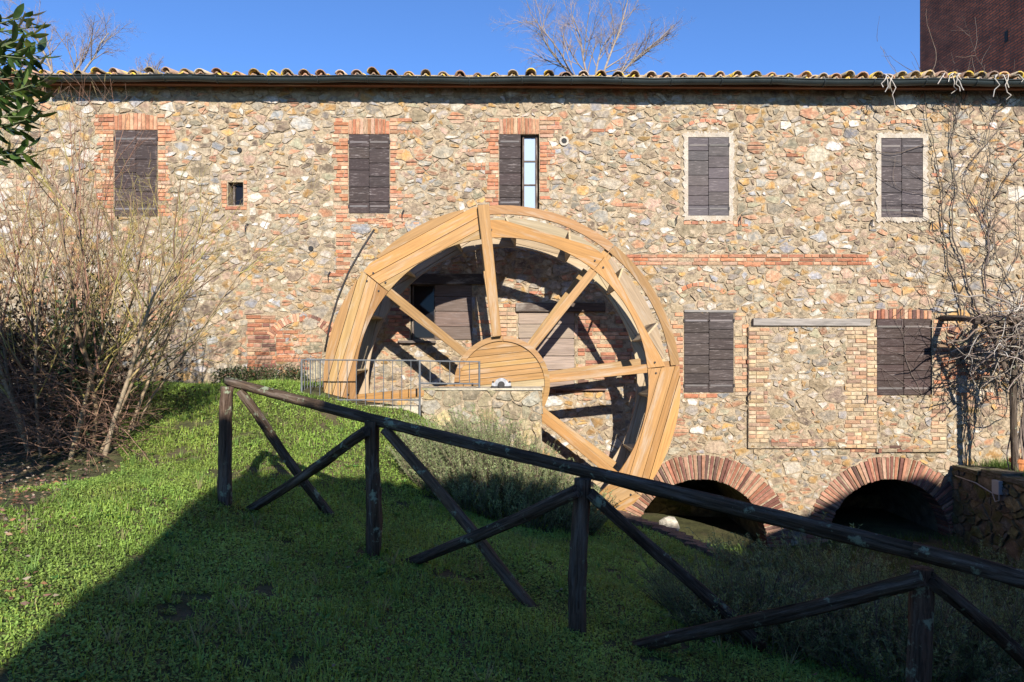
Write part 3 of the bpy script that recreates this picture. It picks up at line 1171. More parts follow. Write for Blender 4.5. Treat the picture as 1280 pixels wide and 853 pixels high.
# timber lintels
for (a, b, c, d, col, pr) in ((940, 1085, 399, 408, (.26, .23, .20), .085), (508, 612, 343, 356, (.05, .038, .03), .07), (645, 756, 379, 390, (.085, .062, .048), .07),
                              (855, 920, 388, 391, (.22, .2, .18), .03)):
    beam('timber_lintel', (wx(a), WY - pr / 2 + .02, wz((c + d) / 2) + rnd(-.01, .01)), (wx(b), WY - pr / 2 + .02, wz((c + d) / 2)), (d - c) / K, pr + .04, M['beam'], mill, col)
ubox('window_sill', wx(498), wx(545), WY - .1, WY + .02, wz(429), wz(426), M['beam'], mill, (.08, .06, .05))
ubox('window_sill', wx(690), wx(757), WY - .09, WY + .02, wz(488), wz(486), M['beam'], mill, (.2, .1, .07))

# iron shutter stops, vents
for px, py in ((505, 268), (413, 345), (846, 275), (925, 276), (1089, 280), (1164, 282), (936, 494), (1081, 498), (310, 285)):
    mb = MB()
    c = Vector((wx(px), WY, wz(py)))
    po = panel_off(c.x, c.z)
    mb.tube([c + Vector((.01, .02, .05)), c + Vector((0, -.05 - po, .06)), c + Vector((-.025, -.075 - po, 0.0)), c + Vector((-.02, -.07 - po, -.09))], [.009, .011, .011, .008], 6)
    mb.build('shutter_stop', M['iron'], mill)
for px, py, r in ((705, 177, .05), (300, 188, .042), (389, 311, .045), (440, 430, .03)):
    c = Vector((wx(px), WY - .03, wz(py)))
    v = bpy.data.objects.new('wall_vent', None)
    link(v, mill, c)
    for nm, ra, rb, y0, y1, mt in (('collar', r, r * 1.7, -.004, .05, 'plaster'), ('opening', 0.0, r * .98, -.002, .04, 'dark')):  # the vent hole is a flat disc with its shade painted dark
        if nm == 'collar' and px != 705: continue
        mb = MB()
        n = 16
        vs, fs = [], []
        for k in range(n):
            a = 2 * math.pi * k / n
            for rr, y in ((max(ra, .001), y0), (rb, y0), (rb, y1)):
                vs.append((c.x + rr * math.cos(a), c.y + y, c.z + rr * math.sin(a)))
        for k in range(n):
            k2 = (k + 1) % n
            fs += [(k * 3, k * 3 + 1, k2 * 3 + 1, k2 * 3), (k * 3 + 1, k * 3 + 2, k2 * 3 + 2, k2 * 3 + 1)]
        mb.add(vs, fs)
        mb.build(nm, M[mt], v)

# ---- roof, eave, gutter
GYC = 11.80
gz = lambda px: EYE + (HY - (98.0 + 6.5 * (px - 60) / 1220)) * GYC / F


def gzx(x): return gz(640 + x / GYC * F) + .010 * math.sin(x * 1.9) + .006 * math.sin(x * 4.3 + 1)


SL = 0.19
roof_e = bpy.data.objects.new('roof', None)
link(roof_e, mill, (0, 12.0, 6.45))
mb = MB()
YR = 16.2
for x0, x1 in ((XL - .2, XR + .2),):
    za, zb = gzx(x0) + .045, gzx(x1) + .045
    d = (YR - 11.86) * SL
    mb.add([(x0, 11.86, za), (x1, 11.86, zb), (x1, YR, zb + d), (x0, YR, za + d), (x0, 20.3, za), (x1, 20.3, zb),
            (x0, 11.86, za - .05), (x1, 11.86, zb - .05), (x1, YR, zb + d - .06), (x0, YR, za + d - .06), (x0, 20.3, za - .06), (x1, 20.3, zb - .06)],
           [(0, 1, 2, 3), (3, 2, 5, 4), (7, 6, 9, 8), (8, 9, 10, 11), (0, 6, 7, 1), (0, 3, 9, 6), (3, 4, 10, 9), (1, 7, 8, 2), (2, 8, 11, 5)])
mb.build('roof_deck', M['clay_deck'], roof_e)
x0, x1 = XL, XR
mb = MB()
mb.add([(x0, 11.93, gzx(x0) - .052), (x1, 11.93, gzx(x1) - .052), (x1, 11.93, gzx(x1) - .015), (x0, 11.93, gzx(x0) - .015),
        (x0, 12.25, gzx(x0) + .02), (x1, 12.25, gzx(x1) + .02), (x1, 12.25, gzx(x1) + .05), (x0, 12.25, gzx(x0) + .05)],
       [(0, 1, 2, 3), (1, 0, 4, 5), (3, 2, 6, 7)])
mb.build('eave_board', M['soffit'], mill)

tile = MB()
nseg, Lt = 6, .46
vs, fs = [], []
for j, (y, r) in enumerate(((0, .094), (Lt, .074))):
    for th in (0, .016):
        for k in range(nseg + 1):
            a = math.pi * k / nseg
            vs.append(((r - th) * math.cos(a), y, (r - th) * math.sin(a) * .92))
n1 = nseg + 1
for k in range(nseg):
    fs.append((k, k + 1, 2 * n1 + k + 1, 2 * n1 + k))
    fs.append((n1 + k + 1, n1 + k, 3 * n1 + k, 3 * n1 + k + 1))
    fs.append((k + 1, k, n1 + k, n1 + k + 1))
fs += [(0, 2 * n1, 3 * n1, n1), (nseg, n1 + nseg, 3 * n1 + nseg, 2 * n1 + nseg)]
tile.add(vs, fs)
TILE = tile.mesh('roof_tile')
TILE.materials.append(M['clay'])
TILE.polygons.foreach_set('use_smooth', [True] * len(TILE.polygons))
CLAY = [(.33, .21, .14), (.27, .18, .125), (.38, .29, .21), (.22, .17, .13), (.31, .24, .17), (.36, .21, .13)]
x = -10.2
nt_ = 0
while x < 10.3:
    z = gzx(x) + .055
    big = 1.0 + (.14 if x > 6 else 0)
    for row, (yy, up) in enumerate(((11.80, 0), (12.16, .36 * SL + .012))):
        o = bpy.data.objects.new('roof_tile', TILE)
        o.color = (*jit(random.choice(CLAY), .25), 1)
        s = rnd(.92, 1.1) * big
        o.scale = (s, 1, s * rnd(.85, 1.2))
        link(o, roof_e, (x + rnd(-.012, .012), yy + rnd(-.07, .04), z + .02 + up + rnd(-.02, .03)))
        o.rotation_euler = (math.atan(SL) + rnd(-.02, .05), rnd(-.25, .25), rnd(-.12, .12))
    o = bpy.data.objects.new('roof_tile', TILE)
    o.color = (*jit(random.choice(CLAY), .25), 1)
    wide = .15 if x < 5.2 else .112
    o.scale = (wide / .09, 1, .7)
    link(o, roof_e, (x + wide, 11.80 + rnd(-.03, .02), z + .055 + rnd(-.008, .008)))
    o.rotation_euler = (math.atan(SL) * -1, math.pi, 0)
    o.rotation_euler = (Matrix.Rotation(math.atan(SL), 4, 'X') @ Matrix.Rotation(math.pi, 4, 'Y')).to_euler()
    x += (.30 if x < 5.2 else .225) + rnd(-.015, .015)

# gutter: half round trough with rolled lip, joints and brackets
gut = bpy.data.objects.new('gutter', None)
link(gut, mill, (0, GYC, 6.4))
xg0, xg1 = P(52, 0, GYC).x, 13.0
mb = MB()
prof = []
for k in range(11):
    a = math.pi + math.pi * k / 10
    prof.append((GYC + .078 * math.cos(a), .078 * math.sin(a)))
prof = [(GYC - .078 - .012, .010), (GYC - .078 - .014, -.004)] + prof
n = len(prof)
vs, fs = [], []
nst = 40
for i in range(nst + 1):
    X = xg0 + (xg1 - xg0) * i / nst
    for y, z in prof: vs.append((X, y, gzx(X) + z + .03))
for i in range(nst):
    for k in range(n - 1):
        fs.append((i * n + k, i * n + k + 1, (i + 1) * n + k + 1, (i + 1) * n + k))
fs.append(tuple(range(n)))
mb.add(vs, fs)
mb.build('trough', M['gutter'], gut, smooth=True)
X = xg0 + .35
while X < 10.4:
    mb = MB()
    pts = [(X, GYC + .085 * math.cos(a), gzx(X) + .03 + .085 * math.sin(a)) for a in [math.pi * (1 + k / 8) for k in range(9)]]
    mb.tube(pts, .011, 5)
    mb.build('gutter_bracket', M['gutter'], gut)
    X += .88 + rnd(-.03, .03)
for px in (240, 500, 770, 985, 1190):
    X = P(px, 0, GYC).x
    mb = MB()
    vs, fs = [], []
    for i, dx in enumerate((-.035, .035)):
        for k in range(11):
            a = math.pi * (1 + k / 10)
            vs.append((X + dx, GYC + .0815 * math.cos(a), gzx(X) + .03 + .0815 * math.sin(a)))
    for k in range(10): fs.append((k, k + 1, 12 + k, 11 + k))
    mb.add(vs, fs)
    mb.build('gutter_joint', M['gutter'], gut, smooth=True)

# ------------------------------------------------------------------ water wheel
WC = Vector((-0.155, 10.6, EYE - 35 * 10.6 / F))
WF, WB = 10.6, 11.6          # front and back faces
RO, RI = 2.775, 2.275
wheel = thing('water_wheel', WC, 'large golden wooden water wheel with eight spokes and planked hub in front of the mill', 'water wheel')
GOLD = [(.335, .175, .055), (.37, .20, .07), (.29, .15, .05), (.34, .205, .085), (.30, .165, .065)]
rngw = random.Random(3)


def gold(): return jit(rngw.choice(GOLD), .14)


def wheel_plank(name, d0, d1, amid, half, y0, y1, r_in, r_out, color, gap=.006, wob=0.0):
    """board lying along the chord of a sector, cut to the rim curves; local x runs along the chord"""
    n = 14
    cols = []
    for i in range(n + 1):
        phi = -half + 2 * half * i / n
        lo = max(r_in, (d0 + gap) / math.cos(phi))
        hi = min(r_out, (d1 - gap) / math.cos(phi))
        if hi - lo > 0.004:
            cols.append((phi, lo, hi))
    if len(cols) < 2: return None
    mb = MB()
    vs, fs = [], []
    for phi, lo, hi in cols:
        for r in (lo, hi):
            for y in (y0, y1):
                vs.append((r * math.sin(phi), y, r * math.cos(phi)))
    for i in range(len(cols) - 1):
        a, b = i * 4, i * 4 + 4
        fs += [(a, a + 2, b + 2, b), (a + 3, a + 1, b + 1, b + 3), (a + 1, a, b, b + 1), (a + 2, a + 3, b + 3, b + 2)]
    e = (len(cols) - 1) * 4
    fs += [(0, 1, 3, 2), (e, e + 2, e + 3, e + 1)]
    mb.add(vs, fs)
    me = mb.mesh(name)
    me.materials.append(M['gold_wood'])
    o = bpy.data.objects.new(name, me)
    o.color = (*color, 1)
    link(o, wheel, (WC.x, 0, WC.z))
    o.rotation_euler = (0, -(amid - math.pi / 2), 0)
    return o


HALF = R(22.5) - .003
for k in range(8):
    am = R(6 + 22.5 + 45 * k)
    if k in (0, 1):          # upper right: boards missing
        wheel_plank('shroud_plank', 2.08, 2.45 if k else 2.37, am, HALF, WF, WF + .045, RI, 2.55, gold())
        wheel_plank('rim_strip', 2.0, 2.9, am, HALF, WF + .005, WF + .05, 2.64, RO, gold(), 0)
    else:
        cuts = [2.08, 2.30 + rngw.uniform(-.03, .03), 2.47 + rngw.uniform(-.03, .03), 2.62 + rngw.uniform(-.02, .02), 2.8]
        if k in (2,): cuts = [2.08, 2.27, 2.45, 2.63, 2.80]
        for a, b in zip(cuts[:-1], cuts[1:]):
            yo = rngw.uniform(-.006, .006)
            wheel_plank('shroud_plank', a, b, am, HALF, WF + yo, WF + yo + .045, RI, RO, gold(), .004)
    for a, b in ((2.08, 2.32), (2.32, 2.52), (2.52, 2.8)):
        wheel_plank('back_shroud_plank', a, b, am + .04, HALF, WB - .045 + rngw.uniform(-.004, .004), WB, RI, RO, jit((.36, .27, .165), .2), .004)
    # battens that join the boards at each end
    aj = R(6 + 45 * k)
    p0 = Vector((WC.x + (RI + .03) * math.cos(aj), WF + .075, WC.z + (RI + .03) * math.sin(aj)))
    p1 = Vector((WC.x + (RO - .05) * math.cos(aj), WF + .075, WC.z + (RO - .05) * math.sin(aj)))
    beam('batten', p0, p1, .16, .05, M['gold_wood'], wheel, gold())
for k in range(8):
    for r_, da in ((RI + .12, .035), (RI + .36, .03), (RI + .12, -.035), (RI + .36, -.03)):
        if k in (0, 1, 2) and r_ > RI + .3: continue
        a = R(6 + 45 * k) + da
        q = Vector((WC.x + r_ * math.cos(a), WF, WC.z + r_ * math.sin(a)))
        mb = MB()
        mb.tube([q + Vector((0, -.018, 0)), q + Vector((0, .02, 0))], .016, 8)
        mb.build('bolt', M['iron'], wheel)
# bucket boards between the shrouds
for k in range(16):
    a = R(6 + 11.25 + 22.5 * k)
    a2 = a + R(4)
    p0 = Vector((WC.x + (RI + .02) * math.cos(a), 0, WC.z + (RI + .02) * math.sin(a)))
    p1 = Vector((WC.x + (RI + .33) * math.cos(a2), 0, WC.z + (RI + .33) * math.sin(a2)))
    d = (p1 - p0)
    m_ = (p0 + p1) / 2
    mb = MB()
    hl = d.length / 2
    mb.box(-(WB - WF) / 2 + .05, (WB - WF) / 2 - .05, -hl, hl, -.014, .014)
    me = mb.mesh('bucket_board')
    me.materials.append(M['gold_wood'])
    o = bpy.data.objects.new('bucket_board', me)
    o.color = (*jit((.42, .32, .19), .15), 1)
    link(o, wheel, (m_.x, (WF + WB) / 2, m_.z))
    yv = d.normalized()
    xv = Vector((0, 1, 0))
    zv = xv.cross(yv)
    o.rotation_euler = Matrix((xv, yv, zv)).transposed().to_euler()
# spokes, front and back
for k in range(8):
    a = R(6 + 45 * k)
    r1 = RO if k == 2 else RI + .06
    w0, w1 = (.155, .19) if k == 2 else (.125, .135)
    c, s = math.cos(a), math.sin(a)
    yf = WF - .05 if k == 2 else WF + .07
    r0 = .75 if k == 2 else .70
    beam('spoke', (WC.x + r0 * c, yf, WC.z + r0 * s), (WC.x + r1 * c, yf, WC.z + r1 * s), w0 if k != 2 else .14, .10, M['gold_wood'], wheel, gold(), w1 if k != 2 else .175)
    a = R(6 + 45 * k) + .035
    c, s = math.cos(a), math.sin(a)
    beam('spoke', (WC.x + .7 * c, WB - .11, WC.z + .7 * s), (WC.x + (RI + .06) * c, WB - .11, WC.z + (RI + .06) * s), .13, .10, M['gold_wood'], wheel, gold())
# hub
hub = bpy.data.objects.new('hub', None)
link(hub, wheel, WC)
RH = .745
cut = [-.75, -.60, -.47, -.35, -.22, -.11, .01, .11, .19, .27, .35, .46, .56, .66, .76]
tilt = R(6)
for a, b in zip(cut[:-1], cut[1:]):
    n = 10
    mb = MB()
    rr = RH - .075
    lo, hi = max(a + .0035, -rr + .002), min(b - .0035, rr - .002)
    if hi - lo < .01: continue
    vs, fs = [], []
    yo = rngw.uniform(-.006, .006)
    for i in range(n + 1):
        z = lo + (hi - lo) * i / n
        X = math.sqrt(max(rr * rr - z * z, 1e-4))
        for sx in (-1, 1):
            for y in (WF + .035 + yo, WF + .075 + yo): vs.append((sx * X, y, z))
    for i in range(n):
        q = i * 4
        fs += [(q, q + 2, q + 6, q + 4), (q + 1, q, q + 4, q + 5), (q + 2, q + 3, q + 7, q + 6)]
    fs += [(0, 1, 3, 2), (n * 4, n * 4 + 2, n * 4 + 3, n * 4 + 1)]
    mb.add(vs, fs)
    me = mb.mesh('hub_plank')
    me.materials.append(M['gold_wood'])
    o = bpy.data.objects.new('hub_plank', me)
    o.color = (*jit(rngw.choice([(.35, .20, .075), (.40, .29, .16), (.32, .18, .065), (.44, .36, .25), (.35, .21, .08)]), .12), 1)
    link(o, hub, (WC.x, 0, WC.z))
    o.rotation_euler = (0, -tilt, 0)
for k in range(6):
    n = 10
    mb = MB()
    vs, fs = [], []
    for i in range(n + 1):
        a = math.pi / 3 * (k + (.006 + .988 * i / n)) + .5
        for r in (RH - .08, RH):
            for y in (WF + .008, WF + .12): vs.append((WC.x + r * math.cos(a), y, WC.z + r * math.sin(a)))
    for i in range(n):
        q = i * 4
        fs += [(q + 2, q, q + 4, q + 6), (q, q + 1, q + 5, q + 4), (q + 3, q + 2, q + 6, q + 7)]
    fs += [(0, 2, 3, 1), (n * 4, n * 4 + 1, n * 4 + 3, n * 4 + 2)]
    mb.add(vs, fs)
    o = mb.build('hub_rim', M['gold_wood'], hub)
    o.color = (*gold(), 1)
mb = MB()
mb.tube([(WC.x, WF + .08, WC.z), (WC.x, WB - .02, WC.z)], RH - .06, 40)
o = mb.build('hub_drum', M['gold_wood'], hub)
o.color = (.42, .26, .1, 1)
mb = MB()
mb.tube([(WC.x, 10.02, WC.z), (WC.x, 12.3, WC.z)], .075, 20)
mb.build('axle', M['steel'], wheel, smooth=False)

# loose iron hoop beside the rim
mb = MB()
pts = [P(px, py, 11.0) for px, py in ((468, 287), (452, 312), (436, 340), (422, 374), (412, 408), (406, 440))]
mb.tube(pts, .017, 6)
tag(mb.build('iron_hoop', M['iron'], smooth=True), 'bent dark iron rod rising along the outer rim of the wooden wheel', 'iron rod')

# ------------------------------------------------------------------ pier, bearing, concrete kerb
pier = thing('stone_pier', ((P(603, 0, 9.9).x), 10.1, -1.6), 'short rubble stone pier carrying the axle of the wooden wheel', 'pier')
px0, px1 = P(530, 0, 9.9).x, P(676, 0, 9.9).x
ptop = P(0, 488, 9.9).z
mb = MB()
mb.box(px0, px1, 9.9, 10.42, -1.75, ptop, (.4, .33, .22))
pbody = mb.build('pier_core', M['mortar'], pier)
rp = random.Random(21)
PAL = [((.44, .36, .22), 4), ((.50, .38, .19), 3), ((.40, .36, .28), 3), ((.52, .45, .33), 3), ((.34, .29, .2), 2)]
cells = rubble(px0, px1, -.2, ptop, [(.15, 60), (.11, 400), (.07, 500)], .014, rp, 1.15)
emit_stones(cells, rp, lambda u, v, o: (u, 9.9 - o, v), pier, M['stone'], PAL, (.40, .33, .21), 200, (.012, .04))
cells = rubble(9.92, 10.40, -1.5, ptop, [(.13, 60), (.09, 300)], .014, rp, 1.15)
emit_stones(cells, rp, lambda u, v, o: (px1 + o, u, v), pier, M['stone'], PAL, (.40, .33, .21), 60, (.012, .03))
mb = MB()
mb.box(px0 - .03, px1 + .03, 9.87, 10.45, ptop + .002, ptop + .03)
mb.build('pier_cap', M['concrete'], pier)
# bearing
bc = Vector((WC.x, 10.0, ptop + .03))
bear = thing('axle_bearing', bc, 'rounded steel bearing housing with bolted cap sitting on the stone pier', 'bearing')
mb = MB()
n = 14
vs, fs = [], []
for y in (9.93, 10.12):
    vs.append((bc.x, y, bc.z))
    for k in range(n + 1):
        a = math.pi * k / n
        vs.append((bc.x + .115 * math.cos(a), y, bc.z + .02 + .125 * math.sin(a)))
m_ = n + 2
for k in range(n):
    fs += [(0, k + 1, k + 2)[::-1], (m_, m_ + k + 1, m_ + k + 2), (k + 1, k + 2, m_ + k + 2, m_ + k + 1)[::-1]]
mb.add(vs, fs)
mb.build('cap', M['steel'], bear)
ubox('base_plate', bc.x - .15, bc.x + .15, 9.92, 10.14, bc.z - .002, bc.z + .028, M['iron'], bear)
ubox('lug', bc.x - .14, bc.x - .105, 9.95, 10.1, bc.z + .03, bc.z + .075, M['steel'], bear)
ubox('lug', bc.x + .105, bc.x + .14, 9.95, 10.1, bc.z + .03, bc.z + .075, M['steel'], bear)
mb = MB()
mb.tube([(bc.x, 9.89, bc.z + .05), (bc.x, 9.95, bc.z + .05)], .05, 16)
mb.build('shaft_end', M['iron'], bear)
for sx in (-.122, .122):
    mb = MB()
    mb.tube([(bc.x + sx, 10.0, bc.z + .07), (bc.x + sx, 10.0, bc.z + .1)], .014, 6)
    mb.build('bolt', M['iron'], bear)
# kerb
kz = P(0, 505, 9.95).z
mb = MB()
for i in range(3):
    a, b = -3.0 + i * .555, -3.0 + (i + 1) * .555 - .012
    mb.box(a, b, 9.98, 10.25, -.6, kz - .02 * i)
tag(mb.build('pit_kerb', M['concrete']), 'low pale concrete kerb below the metal railing left of the pier', 'kerb')

# ------------------------------------------------------------------ metal railing
rail = thing('metal_railing', (-2.2, 9.94, .8), 'low galvanised railing with thin upright bars in front of the wooden wheel', 'railing')
RYf = 9.90
zt = P(0, 450, RYf).z
xa, xb, xc = P(377, 0, RYf).x, P(525, 0, RYf).x, P(599, 0, RYf).x


def bar(name, p0, p1, r, sides=6):
    mb = MB()
    mb.tube([p0, p1], r, sides)
    return mb.build(name, M['galv'], rail)


zlow = .84
for (x_, y_, z0_, z1_) in ((xa, RYf, gh(xa, RYf) - .05, zt + .01), (xb, RYf - .03, gh(xb, RYf) - .1, zt), (xc, RYf + .03, ptop + .03, zt - .02), (xa, 11.3, gh(xa - .1, 11.3) - .1, zt)):
    bar('post', (x_, y_, z0_), (x_, y_, z1_), .015, 8)
bar('top_rail', (xa, RYf, zt), (xb, RYf, zt - .01), .011)
bar('bottom_rail', (xa, RYf, zlow + .12), (xb, RYf, zlow + .12), .012)
bar('top_rail', (xb, RYf + .03, zt - .015), (xc, RYf + .03, zt - .03), .011)
bar('bottom_rail', (xb, RYf + .03, ptop + .1), (xc, RYf + .03, ptop + .09), .012)
bar('top_rail', (xa, RYf, zt), (xa, 11.3, zt), .011)
bar('bottom_rail', (xa, RYf, zlow + .12), (xa, 11.3, zlow + .22), .012)
n = 13
for i in range(1, n):
    X = xa + (xb - xa) * i / n
    bar('baluster', (X, RYf, zlow), (X, RYf, zt - .005), .006)
for i in range(1, 6):
    X = xb + (xc - xb) * i / 6
    bar('baluster', (X, RYf + .03, ptop + .09), (X, RYf + .03, zt - .02), .006)
for i in range(1, 10):
    Y = RYf + 1.4 * i / 10
    bar('baluster', (xa, Y, zlow + .05), (xa, Y, zt - .005), .006)

# ------------------------------------------------------------------ rustic log fences
LOGC = [(.115, .074, .048), (.095, .062, .041), (.135, .088, .058)]


def logc(): return jit(random.choice(LOGC), .15)


fence = thing('log_fence', (0, 4.7, -.2), 'dark weathered log fence with crossed braces running down across the lawn', 'fence')
FP = [(285, 6.10), (466, 5.35), (727, 4.50), (1152, 3.65)]
tops = [486, 530, 602, 716]
pts_top = [P(px, py, Y) for (px, Y), py in zip(FP, tops)]
bases = [P(279, 632, 6.1), P(466, 692, 5.35), P(723, 788, 4.5), None]
for i, (t, b) in enumerate(zip(pts_top, bases)):
    if b is None:
        b = Vector((t.x - .01, t.y, gh(t.x, t.y)))
    b.z = min(b.z, gh(b.x, b.y))
    d = (b - t).normalized()
    log('post', b + d * .12, t - d * .02, .060, .054, M['log'], fence, (.13, .085, .06) if i == 0 else logc())
# bend the rail through the post heads
p_end = P(1330, 738, 3.36)
rl = [P(284, 481, 6.16) + Vector((0, -.02, .03))] + [P(466, 522, 5.36), P(727, 591, 4.51), P(1152, 692, 3.66)] + [p_end]
log('rail', rl[0], P(1160, 695, 3.66), .042, .046, M['log'], fence, logc(), 44, 16, .012)
log('rail', P(1140, 690, 3.66), P(1520, 786, 3.0), .046, .045, M['log'], fence, logc())
br = [((297, 492, 6.02), (408, 642, 5.72), 0), ((314, 636, 5.90), (458, 541, 5.30), 1), ((481, 540, 5.26), (668, 764, 4.72), 0), ((516, 702, 5.10), (717, 612, 4.45), 1),
      ((742, 618, 4.42), (945, 806, 3.95), 0), ((800, 803, 4.20), (1142, 722, 3.60), 1), ((1168, 726, 3.60), (1340, 880, 3.3), 0)]


def on_ground(px, py, y0, y1):
    """where the line of sight through a photo pixel meets the ground"""
    for i in range(400):
        q = P(px, py, y0 + (y1 - y0) * i / 400)
        if q.z <= gh(q.x, q.y): return q
    return q


for a, b, k in br:
    p0, p1 = P(*a), P(*b)
    if k == 0: p1 = on_ground(b[0], b[1], b[2] - .1, b[2] + .6)
    else: p0 = on_ground(a[0], a[1], a[2] - .1, a[2] + .6)
    off = Vector((0.0, .045 if k == 0 else -.045, 0))
    d = (p1 - p0).normalized()
    log('brace', p0 - d * (.02 if k == 0 else .07) + off, p1 + d * (.07 if k == 0 else .02) + off, .039, .043, M['log'], fence, logc(), bend=.014)

fl = thing('log_fence', (-5.5, 8.0, .7), 'dark log fence section half hidden inside the bare shrub', 'fence')
for a, b, r in (((6, 420, 8.6), (4, 528, 8.6), .07), ((96, 452, 8.35), (95, 546, 8.35), .085)):
    log('post', P(*b) - Vector((0, 0, .1)), P(*a), r, r * .93, M['log'], fl, (.13, .085, .06) if b[0] > 50 else logc())
log('rail', P(-60, 392, 8.8), P(104, 450, 8.3), .05, .05, M['log'], fl, logc())
log('brace', P(12, 424, 8.55), P(62, 522, 8.4), .045, .045, M['log'], fl, logc())
log('brace', P(22, 512, 8.5), P(92, 456, 8.3), .045, .045, M['log'], fl, logc())

# ------------------------------------------------------------------ retaining wall and terrace
RWX = 7.87
rw = thing('retaining_wall', (RWX + .2, 9.5, -1.8), 'mossy dark rubble retaining wall with stone coping beside the right arch', 'wall')
mb = MB()
mb.box(RWX, RWX + .42, 5.5, WY - .02, -2.2, -.40, (.16, .13, .08))
mb.build('wall_core', M['dark_stone'], rw)
cells = rubble(7.5, 12.15, -1.95, -.42, [(.17, 60), (.12, 500), (.08, 900), (.05, 900)], .016, rp, 1.3)
DP = [((.17, .14, .09), 4), ((.20, .16, .08), 3), ((.13, .12, .10), 3), ((.22, .15, .09), 2), ((.16, .16, .07), 2)]
emit_stones(cells, rp, lambda u, v, o: (RWX - o, u, v), rw, M['dark_stone'], DP, (.15, .12, .08), 160, (.01, .05))
y = 5.6
while y < WY - .15:
    l = rnd(.35, .6)
    e = min(y + l, WY - .04)
    o = ubox('coping_stone', RWX - .06 + rnd(-.03, .03), RWX + .44, y + .005, e - .005, -.40 + rnd(-.01, .005), -.315 + rnd(-.03, .035), M['coping'], rw, rot=(0, rnd(-.04, .04), rnd(-.05, .05)))
    y = e
bx = thing('junction_box', (RWX - .03, 11.0, P(1250, 612, 10.9).z), 'small grey electrical box with cable on the mossy retaining wall', 'electrical box')
zz = P(0, 609, 11.0).z
ubox('casing', RWX - .10, RWX - .03, 10.9, 11.06, zz - .11, zz + .11, M['grey_box'], bx)
mb = MB()
mb.tube([(RWX - .06, 10.95, zz - .1), (RWX - .07, 10.93, zz - .2), (RWX - .07, 11.02, zz - .24), (RWX - .06, 11.1, zz - .12), (RWX - .05, 11.5, zz - .03), (RWX - .05, 12.05, zz)], .009, 5)
mb.build('cable', M['grey_box'], bx, smooth=True)
pot = thing('flower_pot', (P(1275, 0, 11.2).x, 11.2, -.33), 'small terracotta flower pot on the coping by the mill wall', 'pot')
pc = Vector((P(1275, 0, 11.2).x, 11.2, -.34))
mb = MB()
mb.tube([pc, pc + Vector((0, 0, .2))], [.09, .13], 16)
mb.build('body', M['terracotta'], pot)
mb = MB()
mb.tube([pc + Vector((0, 0, .19)), pc + Vector((0, 0, .25))], [.148, .15], 16)
mb.build('rim', M['terracotta'], pot)

# low brick edge of the channel, and the pale stone on it
ce = thing('channel_edging', (1.9, 8.2, -.6), 'low dark brick edging along the channel below the lawn', 'edging')
rq = random.Random(4)
n = 26
for i in range(n):
    t = i / n
    y = 9.55 - 3.6 * t
    x = float(edge_x(y)) + .04
    z = gh(x - .15, y) + .02
    o = ubox('brick', -.14, .14, -.06, .06, -.045, .045, M['brick'], ce, jit((.20, .12, .085), .3))
    o.location = Vector((x + rq.uniform(-.03, .03), y, z)) - WORLDLOC[ce.name]
    o.rotation_euler = (rq.uniform(-.08, .08), rq.uniform(-.08, .12), -.5 + rq.uniform(-.08, .08))
mb = MB()
for i in range(12):
    y0, y1 = 9.6 - .31 * i, 9.6 - .31 * (i + 1) + .01
    xa_, xb_ = float(edge_x(y0)), float(edge_x(y1))
    za_, zb_ = gh(xa_ - .15, y0) - .03, gh(xb_ - .15, y1) - .03
    mb.add([(xa_ + .16, y0, za_), (xb_ + .16, y1, zb_), (xb_ + .22, y1, -1.9), (xa_ + .22, y0, -1.9), (xa_ - .1, y0, za_), (xb_ - .1, y1, zb_)], [(0, 1, 2, 3), (4, 5, 1, 0)], (.15, .11, .08))
mb.build('edging_wall', M['dark_stone'], ce)


def rock(name, c, r, col, label):
    bm_ = bmesh.new()
    bmesh.ops.create_icosphere(bm_, subdivisions=2, radius=1)
    for v in bm_.verts:
        k = 1 + rq.uniform(-.16, .16)
        v.co = Vector((v.co.x * r[0] * k, v.co.y * r[1] * k, v.co.z * r[2] * k))
    me = bpy.data.meshes.new(name)
    bm_.to_mesh(me)
    bm_.free()
    at = me.color_attributes.new('Col', 'FLOAT_COLOR', 'POINT')
    for d_ in at.data: d_.color = (*col, 1)
    me.materials.append(M['stone'])
    o = bpy.data.objects.new(name, me)
    link(o, None, c)
    return tag(o, label, 'rock')


rock('pale_rock', P(836, 658, 9.6) + Vector((0, 0, -.02)), (.14, .12, .16), (.62, .55, .42), 'pale rough stone lying at the end of the brick edging')

# ------------------------------------------------------------------ tower, house behind the viewpoint
TX = 14.4
tw = thing('brick_tower', (TX + 4, 20, -1), 'tall dark red brick tower rising behind the tiled roof', 'tower')
mb = MB()
TYF = 24.1
mb.box(TX, TX + 9, 16.5, TYF, -1, 24)
mb.build('shaft', M['tower'], tw)
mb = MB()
mb.box(TX - .02, TX + .3, 21.2, 22.2, 14.25, 16.2)  # solid box on the tower face, painted dark as the opening's shade
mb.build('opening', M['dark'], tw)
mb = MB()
mb.box(TX - .012, TX + .3, 19.82, 19.95, 10.75, 11.05)  # solid box painted dark in place of the shade inside a hole
mb.build('painted_putlog_hole', M['dark'], tw)
mb = MB()
mb.box(TX - .25, TX + 9.25, 16.25, TYF + .25, 24.0, 24.5)
mb.build('parapet', M['tower'], tw)

hs = thing('stucco_house', (6, -5, 0), 'plain stucco house with tiled eave whose shadow falls over the lawn', 'house')
HYF = -3.0


def back(px, py, Y=None, z=None):
    """shadow point in the photo at depth Y -> where its ray meets the house front plane"""
    p = P(px, py, Y)
    s = p.y - HYF
    return p.x + SX * s, p.z - SZ * s


